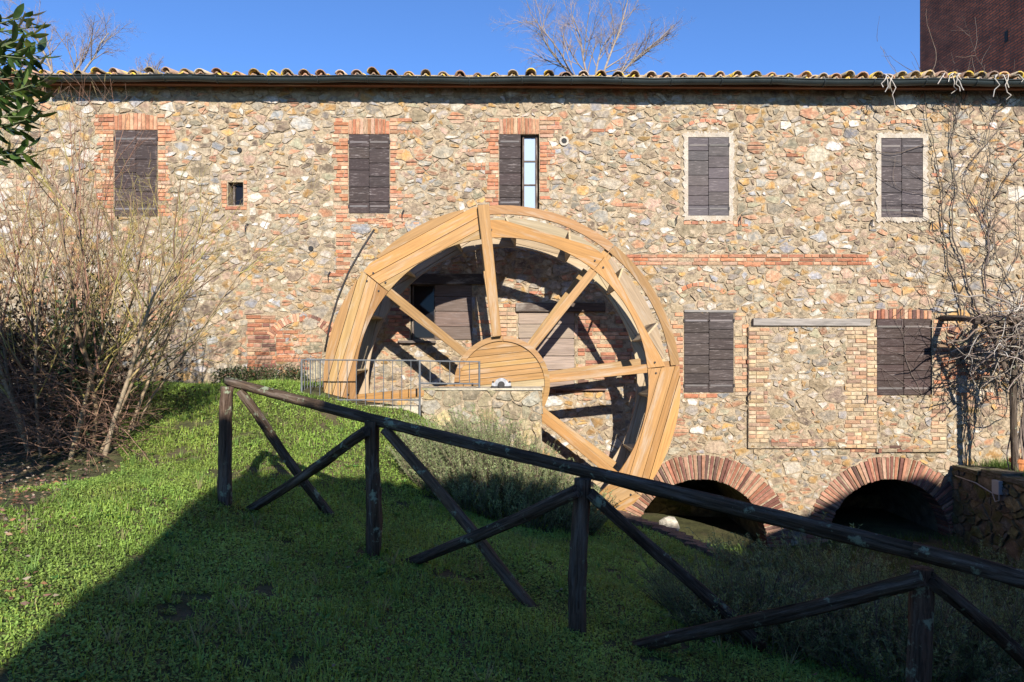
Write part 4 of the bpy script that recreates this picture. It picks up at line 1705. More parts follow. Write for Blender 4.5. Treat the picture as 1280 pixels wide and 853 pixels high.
hx0 = -0.85
EZ = 5.43
mb = MB()
mb.box(hx0, 7.4, HYF - .6, HYF, -1.5, EZ - .12)
mb.box(hx0 + 1.5, 7.4, HYF - 6, HYF - .602, -1.5, EZ - .12)
mb.box(7.4, 17, HYF - 6, HYF - .003, -1.5, 5.5)
pr = [(7.0, 5.3), (17, 5.3), (17, 6.0), (11.7, 6.3), (10.4, 6.98), (9.2, 6.75), (7.0, 5.65)]
n = len(pr)
mb.add([(x, HYF - .006, z) for x, z in pr] + [(x, HYF - 2.4, z) for x, z in pr], [tuple(range(n)), tuple(range(2 * n - 1, n - 1, -1))] + [(i, n + i, n + (i + 1) % n, (i + 1) % n) for i in range(n)])
mb.build('wall', M['plaster'], hs)
mb = MB()
ra, rb_ = hx0 - .02, hx0 + 1.4
q = [(ra, HYF + .06, EZ - .12), (7.4, HYF + .06, EZ - .12), (7.4, HYF - 3, EZ + .45), (rb_, HYF - 3, EZ + .45), (rb_, HYF - 6.1, EZ - .12), (7.4, HYF - 6.1, EZ - .12)]
mb.add(q + [(x, y, z + .08) for x, y, z in q], [(0, 1, 2, 3), (3, 2, 5, 4), (7, 6, 9, 8), (8, 9, 10, 11), (0, 6, 7, 1), (0, 3, 9, 6), (3, 4, 10, 9)])
mb.build('roof', M['clay_deck'], hs)
for i in range(16):
    x = hx0 + .12 + i * .24 + rnd(-.03, .03)
    o = bpy.data.objects.new('roof_tile', TILE)
    o.scale = (1.15, 1, 1.1)
    o.color = (*jit(random.choice(CLAY)), 1)
    link(o, hs, (x, HYF + .1, EZ - .05 + rnd(-.02, .05)))
    o.rotation_euler = (.2, 0, math.pi)
    o.rotation_euler = (-.19, 0, math.pi)

# ------------------------------------------------------------------ vegetation helpers
def grow(mb, p, d, length, r, depth, rng, spec, colf):
    """recursive branch; spec[depth] = (children, length factor, spread, gravity, wobble, sides)"""
    ch, lf, spread, up, wob, sides = spec[depth]
    nseg = 6 if depth == 0 else (4 if depth == 1 else 3)
    pts = [Vector(p)]
    dd = Vector(d).normalized()
    dirs = [dd.copy()]
    for i in range(nseg):
        dd = (dd + Vector((rng.uniform(-wob, wob), rng.uniform(-wob, wob), rng.uniform(-wob, wob) + up))).normalized()
        pts.append(pts[-1] + dd * length / nseg)
        dirs.append(dd.copy())
    rad = [max(r * (1 - .72 * i / nseg), .0012) for i in range(nseg + 1)]
    mb.tube(pts, rad, sides, colf(depth), cap=False)
    if depth + 1 < len(spec):
        for c in range(ch):
            t = rng.uniform(.22, 1.0)
            i = min(int(t * nseg), nseg - 1)
            q = pts[i].lerp(pts[i + 1], t * nseg - i)
            ax = dirs[i].orthogonal().normalized()
            ax.rotate(Quaternion(dirs[i], rng.uniform(0, 6.283)))
            nd = dirs[i].copy()
            nd.rotate(Quaternion(ax, spread * rng.uniform(.6, 1.3)))
            grow(mb, q, nd, length * lf * rng.uniform(.6, 1.25) * (1.1 - .5 * t), rad[i] * .6, depth + 1, rng, spec, colf)


def leaves_mesh(name, pts, dirs, size, cols, mat, parent, kind=None, rng=NR, width=.5, loc=(0, 0, 0)):
    """one rhombic leaf per point"""
    n = len(pts)
    d = dirs / (np.linalg.norm(dirs, axis=1, keepdims=True) + 1e-9)
    r = rng.normal(size=(n, 3))
    s = np.cross(d, r)
    s /= (np.linalg.norm(s, axis=1, keepdims=True) + 1e-9)
    nrm = np.cross(d, s)
    L_ = size[:, None] * d
    W_ = size[:, None] * width * s * .5
    b = nrm * size[:, None] * .12
    v = np.stack([pts, pts + L_ * .45 + W_ + b, pts + L_, pts + L_ * .45 - W_ + b], 1).reshape(-1, 3)
    f = np.arange(4 * n).reshape(n, 4)
    return fast_mesh(name, v, f, np.repeat(cols, 4, axis=0), mat, parent, kind, loc=loc)


# ------------------------------------------------------------------ grass
def scatter(n, x0, x1, y0, y1, keep):
    x = NR.uniform(x0, x1, n)
    y = NR.uniform(y0, y1, n)
    k = keep(x, y)
    x, y = x[k], y[k]
    return x, y, ground_h(x, y)


def vn(x, y, s, seed):
    """cheap smooth value noise"""
    r = np.random.RandomState(seed)
    t = r.rand(128, 128)
    a, b = x / s + 40, y / s + 40
    i, j = np.floor(a).astype(int) % 127, np.floor(b).astype(int) % 127
    fa, fb = a - np.floor(a), b - np.floor(b)
    fa, fb = fa * fa * (3 - 2 * fa), fb * fb * (3 - 2 * fb)
    return (t[i, j] * (1 - fa) + t[i + 1, j] * fa) * (1 - fb) + (t[i, j + 1] * (1 - fa) + t[i + 1, j + 1] * fa) * fb


def lawn(x, y):
    inview = (np.abs(x) < y * .80 + .5)
    ok = inview & (x < edge_x(y) + .05) & ~((y > 9.85) & (x > -3.1)) & ~((y > 9.0) & (x > .9)) & (y < 12.15)
    litter = (x < -y * (.70 - .12 * S(6.4, 7.4, y)) + .5 * (vn(x, y, .5, 3) - .5)) & (y > 5.2)
    bare = vn(x, y, .30, 9) + .6 * vn(x, y, .08, 10) < .42
    return ok & ~litter & ~bare


gv, gf_, gc = [], [], []


def add_quads(v, c):
    gv.append(v.reshape(-1, 3))
    gc.append(np.repeat(c, 4, axis=0))


GB = []
for (n, x0, x1, y0, y1, sc) in ((165000, -3.6, 4.2, 2.6, 5.0, 1.0), (190000, -5.2, 4.5, 5.0, 8.0, 1.25), (170000, -8.6, 2.2, 8.0, 12.15, 1.6)):
    x, y, z = scatter(n, x0, x1, y0, y1, lawn)
    m = len(x)
    tall = vn(x, y, .45, 5)
    isb = NR.rand(m) < (.10 + .40 * vn(x, y, .8, 6))
    # blades
    k = isb
    bx_, by_, bz_ = x[k], y[k], z[k]
    nbl = len(bx_)
    hgt = (.020 + .035 * NR.rand(nbl) ** 2 + .05 * np.clip(tall[k] - .55, 0, 1)) * sc ** .5
    az = NR.rand(nbl) * 6.283
    lean = NR.uniform(.2, .95, nbl)
    wd = (.0022 + .002 * NR.rand(nbl)) * sc
    base = np.stack([bx_, by_, bz_ - .005], 1)
    tip = base + np.stack([np.cos(az) * lean * hgt, np.sin(az) * lean * hgt, hgt], 1)
    sd = np.stack([-np.sin(az), np.cos(az), 0 * az], 1) * wd[:, None]
    v = np.stack([base - sd, base + sd, tip + sd * .35, tip - sd * .35], 1)
    hue = vn(bx_, by_, .6, 7)[:, None]
    c = np.array([[.25, .375, .065]]) * (1 - hue) + np.array([[.35, .42, .09]]) * hue
    c = c * NR.uniform(.6, 1.3, (nbl, 1))
    dry = NR.rand(nbl) < .07
    c[dry] = np.array([.34, .28, .14]) * NR.uniform(.6, 1.1, (dry.sum(), 1))
    add_quads(v, c)
    # broad small leaves
    k = ~isb
    bx_, by_, bz_ = x[k], y[k], z[k]
    nl = len(bx_)
    sz = NR.uniform(.009, .021, nl) * sc
    az = NR.rand(nl) * 6.283
    el = NR.uniform(-.15, .75, nl)
    d = np.stack([np.cos(az) * np.cos(el), np.sin(az) * np.cos(el), np.sin(el)], 1) * sz[:, None]
    s_ = np.stack([-np.sin(az), np.cos(az), NR.uniform(-.3, .3, nl)], 1) * (sz * .42)[:, None]
    hh = NR.uniform(.004, .035, nl) * (.6 + .8 * tall[k]) * sc ** .5
    o_ = np.stack([bx_, by_, bz_ + hh], 1)
    v = np.stack([o_ - d * .5, o_ + s_, o_ + d * .6, o_ - s_], 1)
    hue = vn(bx_, by_, .5, 8)[:, None]
    c = np.array([[.225, .36, .08]]) * (1 - hue) + np.array([[.325, .43, .10]]) * hue
    c = c * NR.uniform(.6, 1.3, (nl, 1))
    add_quads(v, c)
# longer tufts and broad weed rosettes break up the turf
x, y, z = scatter(900, -6.5, 4.0, 2.8, 11.8, lawn)
for tx_, ty_, tz_ in zip(x, y, z):
    m = 16
    ros = NR.rand() < .45
    az = NR.rand(m) * 6.283
    if ros:
        L_ = NR.uniform(.03, .065, m)
        el = NR.uniform(.1, .6, m)
        wd = L_ * .22
        rad = 0.004
    else:
        L_ = NR.uniform(.06, .14, m)
        el = NR.uniform(.6, 1.4, m)
        wd = NR.uniform(.0022, .004, m)
        rad = .02
    base = np.stack([tx_ + np.cos(az) * rad, ty_ + np.sin(az) * rad, np.full(m, tz_ + .01)], 1)
    d = np.stack([np.cos(az) * np.cos(el), np.sin(az) * np.cos(el), np.sin(el)], 1) * L_[:, None]
    sd = np.stack([-np.sin(az), np.cos(az), 0 * az], 1) * wd[:, None]
    if ros:
        v = np.stack([base, base + d * .55 + sd, base + d, base + d * .55 - sd], 1)
        c = np.array([[.10, .22, .05]]) * NR.uniform(.6, 1.3, (m, 1))
    else:
        v = np.stack([base - sd, base + sd, base + d + sd * .3, base + d - sd * .3], 1)
        c = np.array([[.19, .31, .07]]) * NR.uniform(.6, 1.3, (m, 1))
        if NR.rand() < .25: c = np.array([[.34, .30, .15]]) * NR.uniform(.6, 1.2, (m, 1))
    add_quads(v, c)
# weeds at the arch foot painted brighter as sunlit; terrace grass; darker channel weeds
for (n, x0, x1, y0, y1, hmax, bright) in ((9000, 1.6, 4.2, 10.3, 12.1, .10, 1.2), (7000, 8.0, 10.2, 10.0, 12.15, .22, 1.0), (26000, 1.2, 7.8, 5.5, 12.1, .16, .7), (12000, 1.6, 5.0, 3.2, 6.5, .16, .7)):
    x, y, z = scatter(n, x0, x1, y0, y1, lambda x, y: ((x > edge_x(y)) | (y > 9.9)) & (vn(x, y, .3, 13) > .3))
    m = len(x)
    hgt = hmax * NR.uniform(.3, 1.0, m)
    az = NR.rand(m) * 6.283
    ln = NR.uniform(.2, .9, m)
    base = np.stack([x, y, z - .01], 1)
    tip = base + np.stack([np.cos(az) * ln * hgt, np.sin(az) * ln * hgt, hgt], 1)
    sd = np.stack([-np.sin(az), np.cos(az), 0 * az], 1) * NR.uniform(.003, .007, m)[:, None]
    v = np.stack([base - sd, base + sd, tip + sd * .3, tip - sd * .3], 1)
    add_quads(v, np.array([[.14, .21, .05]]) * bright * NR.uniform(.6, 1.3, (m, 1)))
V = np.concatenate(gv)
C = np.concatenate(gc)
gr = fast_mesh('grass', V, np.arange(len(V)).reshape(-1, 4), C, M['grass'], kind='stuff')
tag(gr, 'short green grass and small-leaved ground cover on the sloping lawn', 'grass')

# fallen leaves
xs_, ys_ = [], []
x = np.concatenate([NR.uniform(-3.3, 3, 130), NR.uniform(-6.6, -1.9, 7000)])
y = np.concatenate([NR.uniform(3, 6.5, 130), NR.uniform(3.4, 9.4, 7000)])
k = (np.arange(len(x)) < 130) | (x < -y * (.68 - .12 * S(6.4, 7.4, y)) + .7 * (vn(x, y, .5, 3) - .5))
x, y = x[k], y[k]
n = len(x)
az = NR.rand(n) * 6.283
pts_ = np.stack([x, y, ground_h(x, y) + NR.uniform(.015, .05, n)], 1)
dr = np.stack([np.cos(az), np.sin(az), NR.uniform(-.25, .3, n)], 1)
pal = np.array([[.26, .13, .07], [.20, .10, .075], [.34, .22, .13], [.15, .09, .075], [.30, .24, .18]])
lf = leaves_mesh('leaf_litter', pts_, dr, NR.uniform(.02, .048, n), pal[NR.randint(0, 5, n)] * NR.uniform(.6, 1.2, (n, 1)), M['litter'], None, 'stuff', width=.5)
tag(lf, 'brown fallen leaves scattered on the lawn and below the shrub', 'leaves')

# ------------------------------------------------------------------ big bare shrub on the left
rs = random.Random(12)
sb = Vector((-5.15, 8.0, gh(-5.15, 8.0)))
shrub = thing('bare_shrub', sb, 'large bare shrub with many thin lichen-yellow stems against the mill wall', 'shrub')


def shrub_col(d):
    if d == 0: return jit((.30, .22, .135), .25)
    return jit(rs.choice([(.36, .29, .085), (.30, .23, .11), (.25, .155, .10), (.41, .34, .11), (.24, .15, .10)]), .25)


SPEC = [(10, .50, .55, .03, .17, 6), (6, .55, .60, .03, .19, 4), (3, .6, .6, .02, .15, 3), (0, 0, 0, .02, .15, 3)]
for i in range(18):
    t = (i + rs.uniform(-.3, .3)) / 17
    base = sb + Vector((-.75 + 1.3 * t + rs.uniform(-.1, .1), rs.uniform(-.3, .5), -.05))
    base.z = gh(base.x, base.y) - .03
    d = Vector((-.42 + .88 * t + rs.uniform(-.15, .15), rs.uniform(-.2, .25), 1.0))
    mb = MB()
    grow(mb, base, d, rs.uniform(2.0, 3.3), rs.uniform(.016, .032), 0, rs, SPEC, shrub_col)
    mb.build('stem', M['bark'], shrub, smooth=True)
mb = MB()
for i in range(14):    # long whips rising higher
    base = sb + Vector((rs.uniform(-.9, .8), rs.uniform(-.3, .4), rs.uniform(.2, 1.2)))
    grow(mb, base, Vector((rs.uniform(-.25, .35), rs.uniform(-.1, .1), 1)), rs.uniform(2.4, 3.4), .012, 0, rs, [(7, .4, .45, .02, .07, 4), (3, .5, .5, .02, .1, 3), (0, 0, 0, 0, .1, 3)], lambda d: jit((.30, .16, .10), .25))
mb.build('whips', M['bark'], shrub, smooth=True)
mb = MB()
for i in range(420):  # dry tangled twigs at the base
    base = sb + Vector((rs.uniform(-1.3, .7), rs.uniform(-.55, .4), .03 + .9 * rs.random() ** 1.6))
    grow(mb, base, Vector((rs.uniform(-1, 1), rs.uniform(-.7, .7), rs.uniform(-.25, .5))), rs.uniform(.4, .9), .006, 0, rs, [(4, .5, .6, -.02, .2, 3), (0, 0, 0, 0, .2, 3)], lambda d: jit((.20, .115, .075), .3))
mb.build('dead_twigs', M['bark'], shrub)
n = 2600
u = NR.normal(size=(n, 3)) * np.array([.16, .14, .42])
pts_ = u + np.array([sb.x + .05, sb.y + .15, sb.z + .95])
ivy = leaves_mesh('ivy_leaves', pts_, NR.normal(size=(n, 3)), NR.uniform(.03, .06, n), np.array([[.035, .06, .02]]) * NR.uniform(.6, 1.8, (n, 1)), M['ivy'], shrub, 'stuff', width=.8)

# bramble thicket behind the left fence
rb = random.Random(31)
bt = Vector((-6.2, 8.9, gh(-6.2, 8.9)))
bram = thing('bramble_thicket', bt, 'dark tangled bramble thicket behind the half hidden log fence', 'bramble')
mb = MB()
for i in range(170):
    base = bt + Vector((rb.uniform(-1.5, .9), rb.uniform(-.6, .6), rb.uniform(0, .5)))
    grow(mb, base, Vector((rb.uniform(-.8, .8), rb.uniform(-.6, .6), rb.uniform(.1, 1))), rb.uniform(.6, 1.4), .008, 0, rb, [(5, .5, .7, -.04, .2, 3), (3, .5, .7, -.02, .2, 3), (0, 0, 0, 0, .2, 3)], lambda d: jit((.16, .10, .075), .35))
mb.build('canes', M['bark'], bram)
n = 9000
u = NR.normal(size=(n, 3)) * np.array([.75, .35, .5])
leaves_mesh('leaves', u + np.array([bt.x - .1, bt.y, bt.z + .6]), NR.normal(size=(n, 3)), NR.uniform(.03, .065, n), np.array([[.05, .04, .024]]) * NR.uniform(.5, 1.6, (n, 1)), M['ivy'], bram, 'stuff', width=.7)

# low evergreen at the wall foot
ev = thing('low_ivy_clump', (P(320, 0, 11.8).x, 11.8, 1.05), 'low dark leafy clump at the foot of the wall by the blind arch', 'plant')
n = 2600
u = NR.rand(n, 3)
pts_ = np.stack([P(268, 0, 11.8).x + u[:, 0] * 1.55, 11.65 + u[:, 1] * .45, 0 * u[:, 0]], 1)
pts_[:, 2] = ground_h(pts_[:, 0], pts_[:, 1]) + u[:, 2] ** 1.2 * (.16 + .26 * vn(pts_[:, 0], pts_[:, 1], .28, 21))
leaves_mesh('leaves', pts_, NR.normal(size=(n, 3)) + np.array([0, -.3, .5]), NR.uniform(.03, .06, n), np.array([[.06, .075, .03]]) * NR.uniform(.5, 1.9, (n, 1)), M['ivy'], ev, 'stuff', width=.6)
mb = MB()
for i in range(26):
    x_ = P(268, 0, 11.8).x + rb.random() * 1.5
    grow(mb, Vector((x_, 11.8, gh(x_, 11.8) - .02)), Vector((rb.uniform(-.5, .5), -.1, 1)), .35, .007, 0, rb, [(3, .5, .6, 0, .2, 3), (0, 0, 0, 0, .2, 3)], lambda d: jit((.16, .11, .08), .3))
mb.build('stems', M['bark'], ev)


# ------------------------------------------------------------------ rosemary bushes
def rosemary(name, c, rx, ry, h, nspr, label, group, tint=1.0, seed=0, wild=0.25, kind='rosemary'):
    rg = np.random.RandomState(seed)
    e = thing(name, (c[0], c[1], gh(c[0], c[1])), label, kind, group)
    P_, D_, S_, C_ = [], [], [], []
    stems = MB()
    for i in range(nspr):
        a, r = rg.rand() * 6.283, math.sqrt(rg.rand())
        x, y = c[0] + rx * r * math.cos(a), c[1] + ry * r * math.sin(a)
        z0 = gh(x, y)
        top = h * (1 - .75 * r * r) * rg.uniform(.65, 1.12)
        l = rg.uniform(.24, .5)
        b = np.array([x, y, z0 + max(top - l, 0.0) * rg.uniform(.25, 1.0)])
        d = np.array([math.cos(a) * r * .7 + rg.normal() * wild, math.sin(a) * r * .5 + rg.normal() * wild, 1.0])
        d /= np.linalg.norm(d)
        cur = rg.normal(size=3) * .10
        ts = np.linspace(0, 1, 4)
        path = [b + d * l * t + cur * l * t * t for t in ts]
        stems.tube([tuple(p) for p in path], [.0035, .003, .002, .0015], 3, (.13, .10, .07), cap=False)
        nn = 42
        t = rg.uniform(.1, 1, nn)
        p = b + d * l * t[:, None] + cur * l * (t ** 2)[:, None]
        q = rg.normal(size=(nn, 3))
        q -= d * (q @ d)[:, None]
        q /= np.linalg.norm(q, axis=1, keepdims=True) + 1e-9
        P_.append(p)
        D_.append(q * .85 + d * .7)
        S_.append(rg.uniform(.022, .042, nn))
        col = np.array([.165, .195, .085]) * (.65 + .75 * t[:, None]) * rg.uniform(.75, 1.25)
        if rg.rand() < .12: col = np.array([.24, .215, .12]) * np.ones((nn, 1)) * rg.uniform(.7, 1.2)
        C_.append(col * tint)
    stems.build('stems', M['bark'], e)
    pts = np.concatenate(P_)
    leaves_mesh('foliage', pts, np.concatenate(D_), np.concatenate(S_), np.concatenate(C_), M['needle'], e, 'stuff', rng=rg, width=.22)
    mb = MB()
    rr_ = random.Random(seed)
    for i in range(12):
        grow(mb, Vector((c[0] + rr_.uniform(-.3, .3) * rx, c[1] + rr_.uniform(-.3, .3) * ry, gh(c[0], c[1]) - .05)), Vector((rr_.uniform(-1, 1), rr_.uniform(-.7, .7), .8)), max(rx, h) * .8, .014, 0, rr_, [(4, .5, .6, .03, .15, 4), (2, .5, .5, .02, .15, 3), (0, 0, 0, 0, .1, 3)], lambda d: jit((.12, .09, .06), .3))
    mb.build('branches', M['bark'], e)


rosemary('rosemary_bush', (-.12, 8.25), 1.12, .85, 1.2, 2700, 'sunlit grey-green rosemary bush in front of the stone pier', None, 1.15, 1)
rosemary('rosemary_bush', (-.75, 8.75), .55, .45, .62, 420, 'small pale dry rosemary bush left of the stone pier below the railing', None, 1.45, 2)
G_ = 'shaded bushes in the channel'
for i, (x_, y_, rx, ry, h_, ns, lb) in enumerate((
        (3.15, 7.35, .85, .7, 1.0, 800, 'shaded grey-green bush beside the brick edging in front of the arch next to the wheel'),
        (4.0, 8.2, 1.0, .85, 1.25, 950, 'shaded grey-green bush standing between the two brick arches'),
        (3.5, 6.6, 1.0, .85, 1.25, 950, 'tall shaded bush right behind the last fence bay in the channel'),
        (4.9, 7.3, 1.0, .9, 1.05, 850, 'shaded bush in front of the arch next to the retaining wall'),
        (6.1, 8.6, 1.1, .9, .95, 850, 'low shaded bush at the foot of the mossy retaining wall'))):
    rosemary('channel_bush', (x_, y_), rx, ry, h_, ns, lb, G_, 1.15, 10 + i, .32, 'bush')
for i, (x_, y_, rx, ry, h_, ns, lb) in enumerate((
        (1.8, 5.1, .65, .55, .5, 600, 'dark low bush behind the long sloping brace of the last fence bay'),
        (2.7, 4.85, .75, .6, .6, 700, 'dark low bush behind the fence post where the rails meet'),
        (3.6, 4.8, .8, .6, .75, 700, 'dark bush behind the end brace of the log fence'))):
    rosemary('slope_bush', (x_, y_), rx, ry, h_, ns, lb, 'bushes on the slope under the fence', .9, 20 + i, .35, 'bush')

# ------------------------------------------------------------------ laurel reaching into the frame
rl_ = random.Random(8)
lc = Vector((-4.55, 4.5, gh(-4.55, 4.5)))
laurel = thing('cherry_laurel', lc, 'glossy dark green laurel with long pointed leaves hanging at the roof corner', 'laurel')
mb = MB()
n = 6
vs, fs = [], []
for i in range(n + 1):
    t = i / n
    w = .5 * math.sin(math.pi * min(1, t * .93 + .05)) ** .8 * .34
    zz_ = -.10 * t * t
    vs += [(t, -w, zz_ + .05 * w * 4), (t, 0, zz_), (t, w, zz_ + .05 * w * 4)]
for i in range(n):
    q = i * 3
    fs += [(q, q + 1, q + 4, q + 3), (q + 1, q + 2, q + 5, q + 4)]
mb.add(vs, fs)
LEAF = mb.mesh('leaf')
LEAF.materials.append(M['laurel'])
LEAF.polygons.foreach_set('use_smooth', [True] * len(LEAF.polygons))
trunk = MB()
trunk.tube([lc + Vector((0, 0, -.1)), lc + Vector((.05, 0, 1.0)), lc + Vector((.1, .05, 2.2)), lc + Vector((.15, 0, 3.4))], [.07, .06, .045, .02], 8, (.12, .10, .07))
trunk.build('trunk', M['bark'], laurel, smooth=True)


def put_leaf(p, d, size):
    d = Vector(d).normalized()
    y = d.cross(Vector((0, 0, 1))).normalized()
    y.rotate(Quaternion(d, rl_.uniform(-.7, .7)))
    z = d.cross(y)
    o = bpy.data.objects.new('leaf', LEAF)
    link(o, laurel, p)
    o.rotation_euler = Matrix((d, y, z)).transposed().to_euler()
    o.scale = (size, size, size)
    o.color = (*jit(rl_.choice([(.040, .075, .018), (.055, .10, .022), (.03, .055, .016), (.10, .15, .03)]), .2), 1)


count = 0
for i in range(26):
    ty = rl_.uniform(14, 200)
    reach = (58 if 60 < ty < 140 else 42) * rl_.uniform(.55, 1.0)
    tip = P(reach + 2, ty, 4.6 + rl_.uniform(-.3, .3))
    base = Vector((lc.x + .12, lc.y, tip.z - rl_.uniform(-.1, .55)))
    mb = MB()
    mid = base.lerp(tip, .55) + Vector((0, 0, rl_.uniform(-.05, .12)))
    mb.tube([base, mid, tip], [.012, .008, .003], 5, (.10, .12, .05))
    mb.build('twig', M['bark'], laurel, smooth=True)
    ax = (tip - mid).normalized()
    for k in range(9):
        t = 1 - k * .07
        q = mid.lerp(tip, t) if t > 0.4 else mid
        ang = k * 2.4 + rl_.uniform(-.4, .4)
        side = ax.orthogonal().normalized()
        side.rotate(Quaternion(ax, ang))
        put_leaf(q, ax * rl_.uniform(.3, .8) + side * .7 + Vector((.05, 0, -.15)), rl_.uniform(.10, .145))
n = 15000
u = NR.normal(size=(n, 3)) * np.array([.62, .42, .62])
pts_ = u + np.array([lc.x - .95, lc.y - .1, 2.75])
pts_ = pts_[(pts_[:, 0] < -.80 * pts_[:, 1] + .02)]
n = len(pts_)
leaves_mesh('shade_foliage', pts_, NR.normal(size=(n, 3)) + np.array([0, 0, -.2]), NR.uniform(.08, .13, n), np.array([[.045, .08, .02]]) * NR.uniform(.6, 1.5, (n, 1)), M['ivy'], laurel, 'stuff', width=.4)  # unseen crown leaves added out of frame to shade the far left undergrowth


# ------------------------------------------------------------------ bare trees beyond the roof
def bare_tree(px, Y, fork_py, reach, spread, label, seed, forks=3):
    rg = random.Random(seed)
    b = Vector(((px - 640) / F * Y, Y, 0.0))
    fork = P(px, fork_py, Y)
    t = thing('bare_tree', b, label, 'tree')
    mb = MB()
    mb.tube([b, b.lerp(fork, .5) + Vector((.15, 0, 0)), fork], [.28, .24, .15], 9, (.24, .20, .16))
    mb.build('trunk', M['bark'], t, smooth=True)
    mb = MB()
    sp = [(9, .55, .60, .02, .16, 6), (7, .55, .65, .01, .18, 4), (5, .55, .65, .0, .2, 3), (3, .6, .6, .0, .2, 3), (0, 0, 0, 0, .2, 3)]
    for i in range(forks):
        a = ((i + .5) / forks - .5) * 2 * spread
        grow(mb, fork, Vector((math.sin(a), rg.uniform(-.4, .4), math.cos(a))), reach * rg.uniform(.8, 1.05), .06, 0, rg, sp, lambda d: jit((.26, .21, .17) if d < 2 else (.30, .23, .20), .2))
    mb.build('crown', M['bark'], t, smooth=True)


bare_tree(742, 27, 122, 4.5, 1.05, 'leafless tree with fine branches rising behind the middle of the roof', 5, 6)
bare_tree(78, 25, 128, 3.6, .7, 'leafless tree showing behind the roof corner beside the laurel', 9, 4)
bare_tree(190, 34, 118, 1.5, .7, 'leafless treetop barely clearing the roof above the far left shutters', 14, 3)

# ------------------------------------------------------------------ climbing vines on the right and their pergola
rv = random.Random(17)
vine = thing('bare_vine', (wx(1190), WY - .05, -.3), 'leafless climbing vine spread up the mill wall to the gutter at right', 'vine')


def creep(mb, px, py, ang, length, r, depth):
    pts = []
    x, z = wx(px), wz(py)
    a = ang
    n = max(4, int(length / .09))
    for i in range(n + 1):
        pts.append(Vector((x, WY - .035 - r - .02 * rv.random(), z)))
        a += rv.uniform(-.28, .28) + (ang - a) * .12
        x += math.cos(a) * length / n
        z += math.sin(a) * length / n
        if depth < 2 and rv.random() < (.30 if depth == 0 else .24):
            creep(mb, 640 + x * K, HY - (z - EYE) * K, ang + rv.choice([-1, 1]) * rv.uniform(.3, 1.1), length * rv.uniform(.15, .4), r * .5, depth + 1)
    mb.tube(pts, [max(r * (1 - .7 * i / n), .002) for i in range(n + 1)], 5, jit(rv.choice([(.12, .09, .07), (.18, .14, .11), (.08, .06, .05)]), .2), cap=False)


for (px, py, an, ln, r) in ((1224, 398, 1.85, 4.6, .013), (1200, 402, 1.80, 4.4, .011), (1240, 400, 1.75, 4.0, .010), (1232, 330, 1.5, 2.0, .008), (1262, 420, 1.6, 4.4, .010), (1215, 480, 2.0, 2.8, .007), (1275, 500, 1.7, 4.0, .009), (1185, 560, 1.65, 2.6, .006), (1240, 250, 1.2, 2.2, .007), (1225, 540, 1.7, 2.2, .006)):
    mb = MB()
    creep(mb, px, py, an, ln, r * 1.35, 0)
    mb.build('runner', M['bark'], vine, smooth=True)
for i in range(16):      # pale runners hanging over the gutter
    X = P(rv.choice([1110, 1145, 1175, 1180, 1188, 1195, 1240, 1255, 1272]) + rv.uniform(-8, 8), 0, 11.7).x
    pts = [Vector((X + rv.uniform(-.1, .1), 12.1, gzx(X) + .2))]
    q = Vector((X, 11.72, gzx(X) + .12))
    pts.append(q)
    for k in range(rv.randint(2, 6)):
        q = q + Vector((rv.uniform(-.08, .08), rv.uniform(-.02, .07), -rv.uniform(.03, .12)))
        q.y = max(q.y, 11.69)
        if q.z > gzx(X) - .08: q.y = 11.70
        pts.append(q.copy())
    mb = MB()
    mb.tube(pts, .009, 4, jit((.42, .38, .32), .15), cap=False)
    mb.build('hanging_runner', M['bark'], vine, smooth=True)

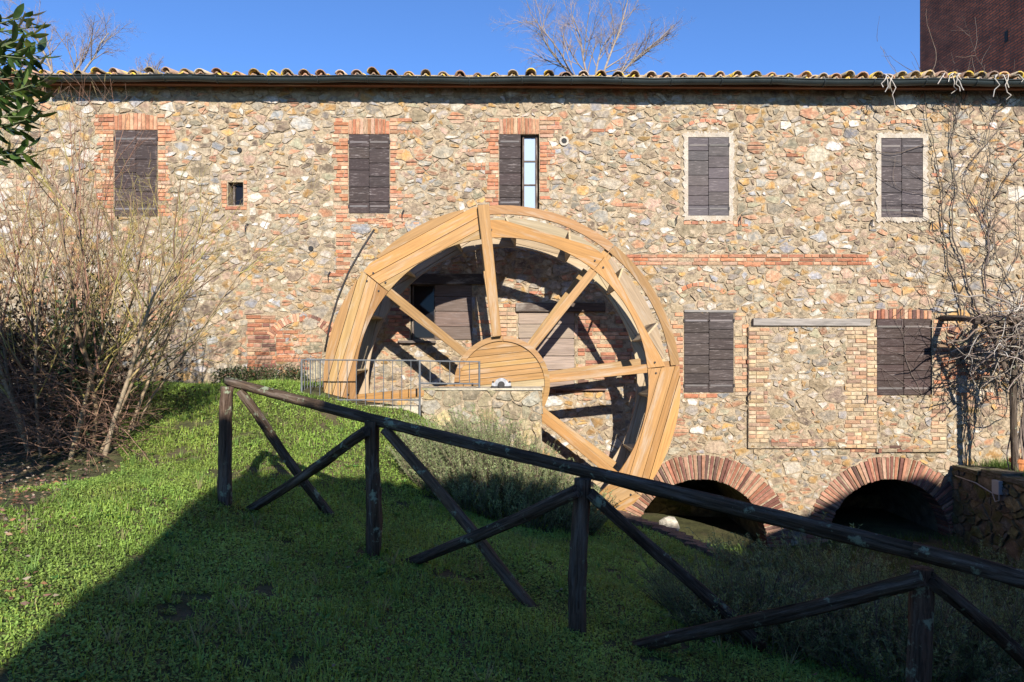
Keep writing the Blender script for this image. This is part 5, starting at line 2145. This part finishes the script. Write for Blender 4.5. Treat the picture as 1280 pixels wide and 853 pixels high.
perg = thing('vine_pergola', (8.3, 11.2, -.33), 'rough timber pergola frame with a matted bare vine against the mill wall', 'pergola')
PGY = 11.15
log('post', (P(1268, 0, PGY).x, PGY, -.4), (P(1268, 0, PGY).x, PGY, 2.15), .05, .045, M['log'], perg, (.10, .075, .055))
log('post', (10.1, PGY, -.4), (10.1, PGY, 2.15), .07, .06, M['log'], perg, (.10, .075, .055))
log('beam', (7.55, PGY + .02, 2.18), (10.5, PGY, 2.12), .055, .055, M['log'], perg, (.12, .09, .07))
log('beam', (7.70, PGY - .1, 2.2), (7.62, WY - .06, 2.26), .05, .05, M['log'], perg, (.12, .09, .07))
log('beam', (8.35, PGY - .1, 2.22), (8.3, WY - .06, 2.28), .045, .045, M['log'], perg, (.12, .09, .07))
log('brace', (P(1262, 0, PGY).x, PGY, 1.25), (7.75, PGY, 2.1), .035, .035, M['log'], perg, (.12, .09, .07))
tang = thing('matted_vine', (8.4, 11.3, -.3), 'thick mat of dry tangled vine stems heaped over the pergola', 'vine')
mb = MB()
for i in range(330):
    c = Vector((rv.gauss(8.5, .42), rv.gauss(11.2, .30), rv.gauss(1.98, .28)))
    if c.x < 7.6: c.x = 7.6 + rv.random() * .5
    c.y = min(c.y, 12.0)
    d = Vector((rv.gauss(.2, 1), rv.gauss(0, .55), rv.gauss(-.15, .5))).normalized()
    pts = []
    for k in range(7):
        pts.append(c.copy())
        c = c + d * rv.uniform(.08, .17)
        c.y = min(c.y, 12.12)
        d = (d + Vector((rv.gauss(0, .28), rv.gauss(0, .25), rv.gauss(-.07, .25)))).normalized()
    r = rv.choice([.005, .006, .008, .011, .016])
    mb.tube(pts, [r * (1 - .08 * k) for k in range(7)], 5, jit(rv.choice([(.34, .29, .24), (.26, .20, .16), (.20, .15, .12), (.40, .35, .30)]), .2), cap=False)
mb.build('stems', M['bark'], tang, smooth=True)
mb = MB()
for i in range(12):
    x_ = rv.gauss(8.32, .06)
    pts = [Vector((x_ + rv.uniform(-.08, .08), PGY + rv.uniform(-.1, .1), -.35))]
    for k in range(8):
        pts.append(pts[-1] + Vector((rv.uniform(-.05, .06), rv.uniform(-.04, .04), rv.uniform(.25, .33))))
    mb.tube(pts, rv.choice([.006, .01, .016]), 5, jit((.24, .19, .15), .25), cap=False)
mb.build('climbing_stems', M['bark'], tang, smooth=True)
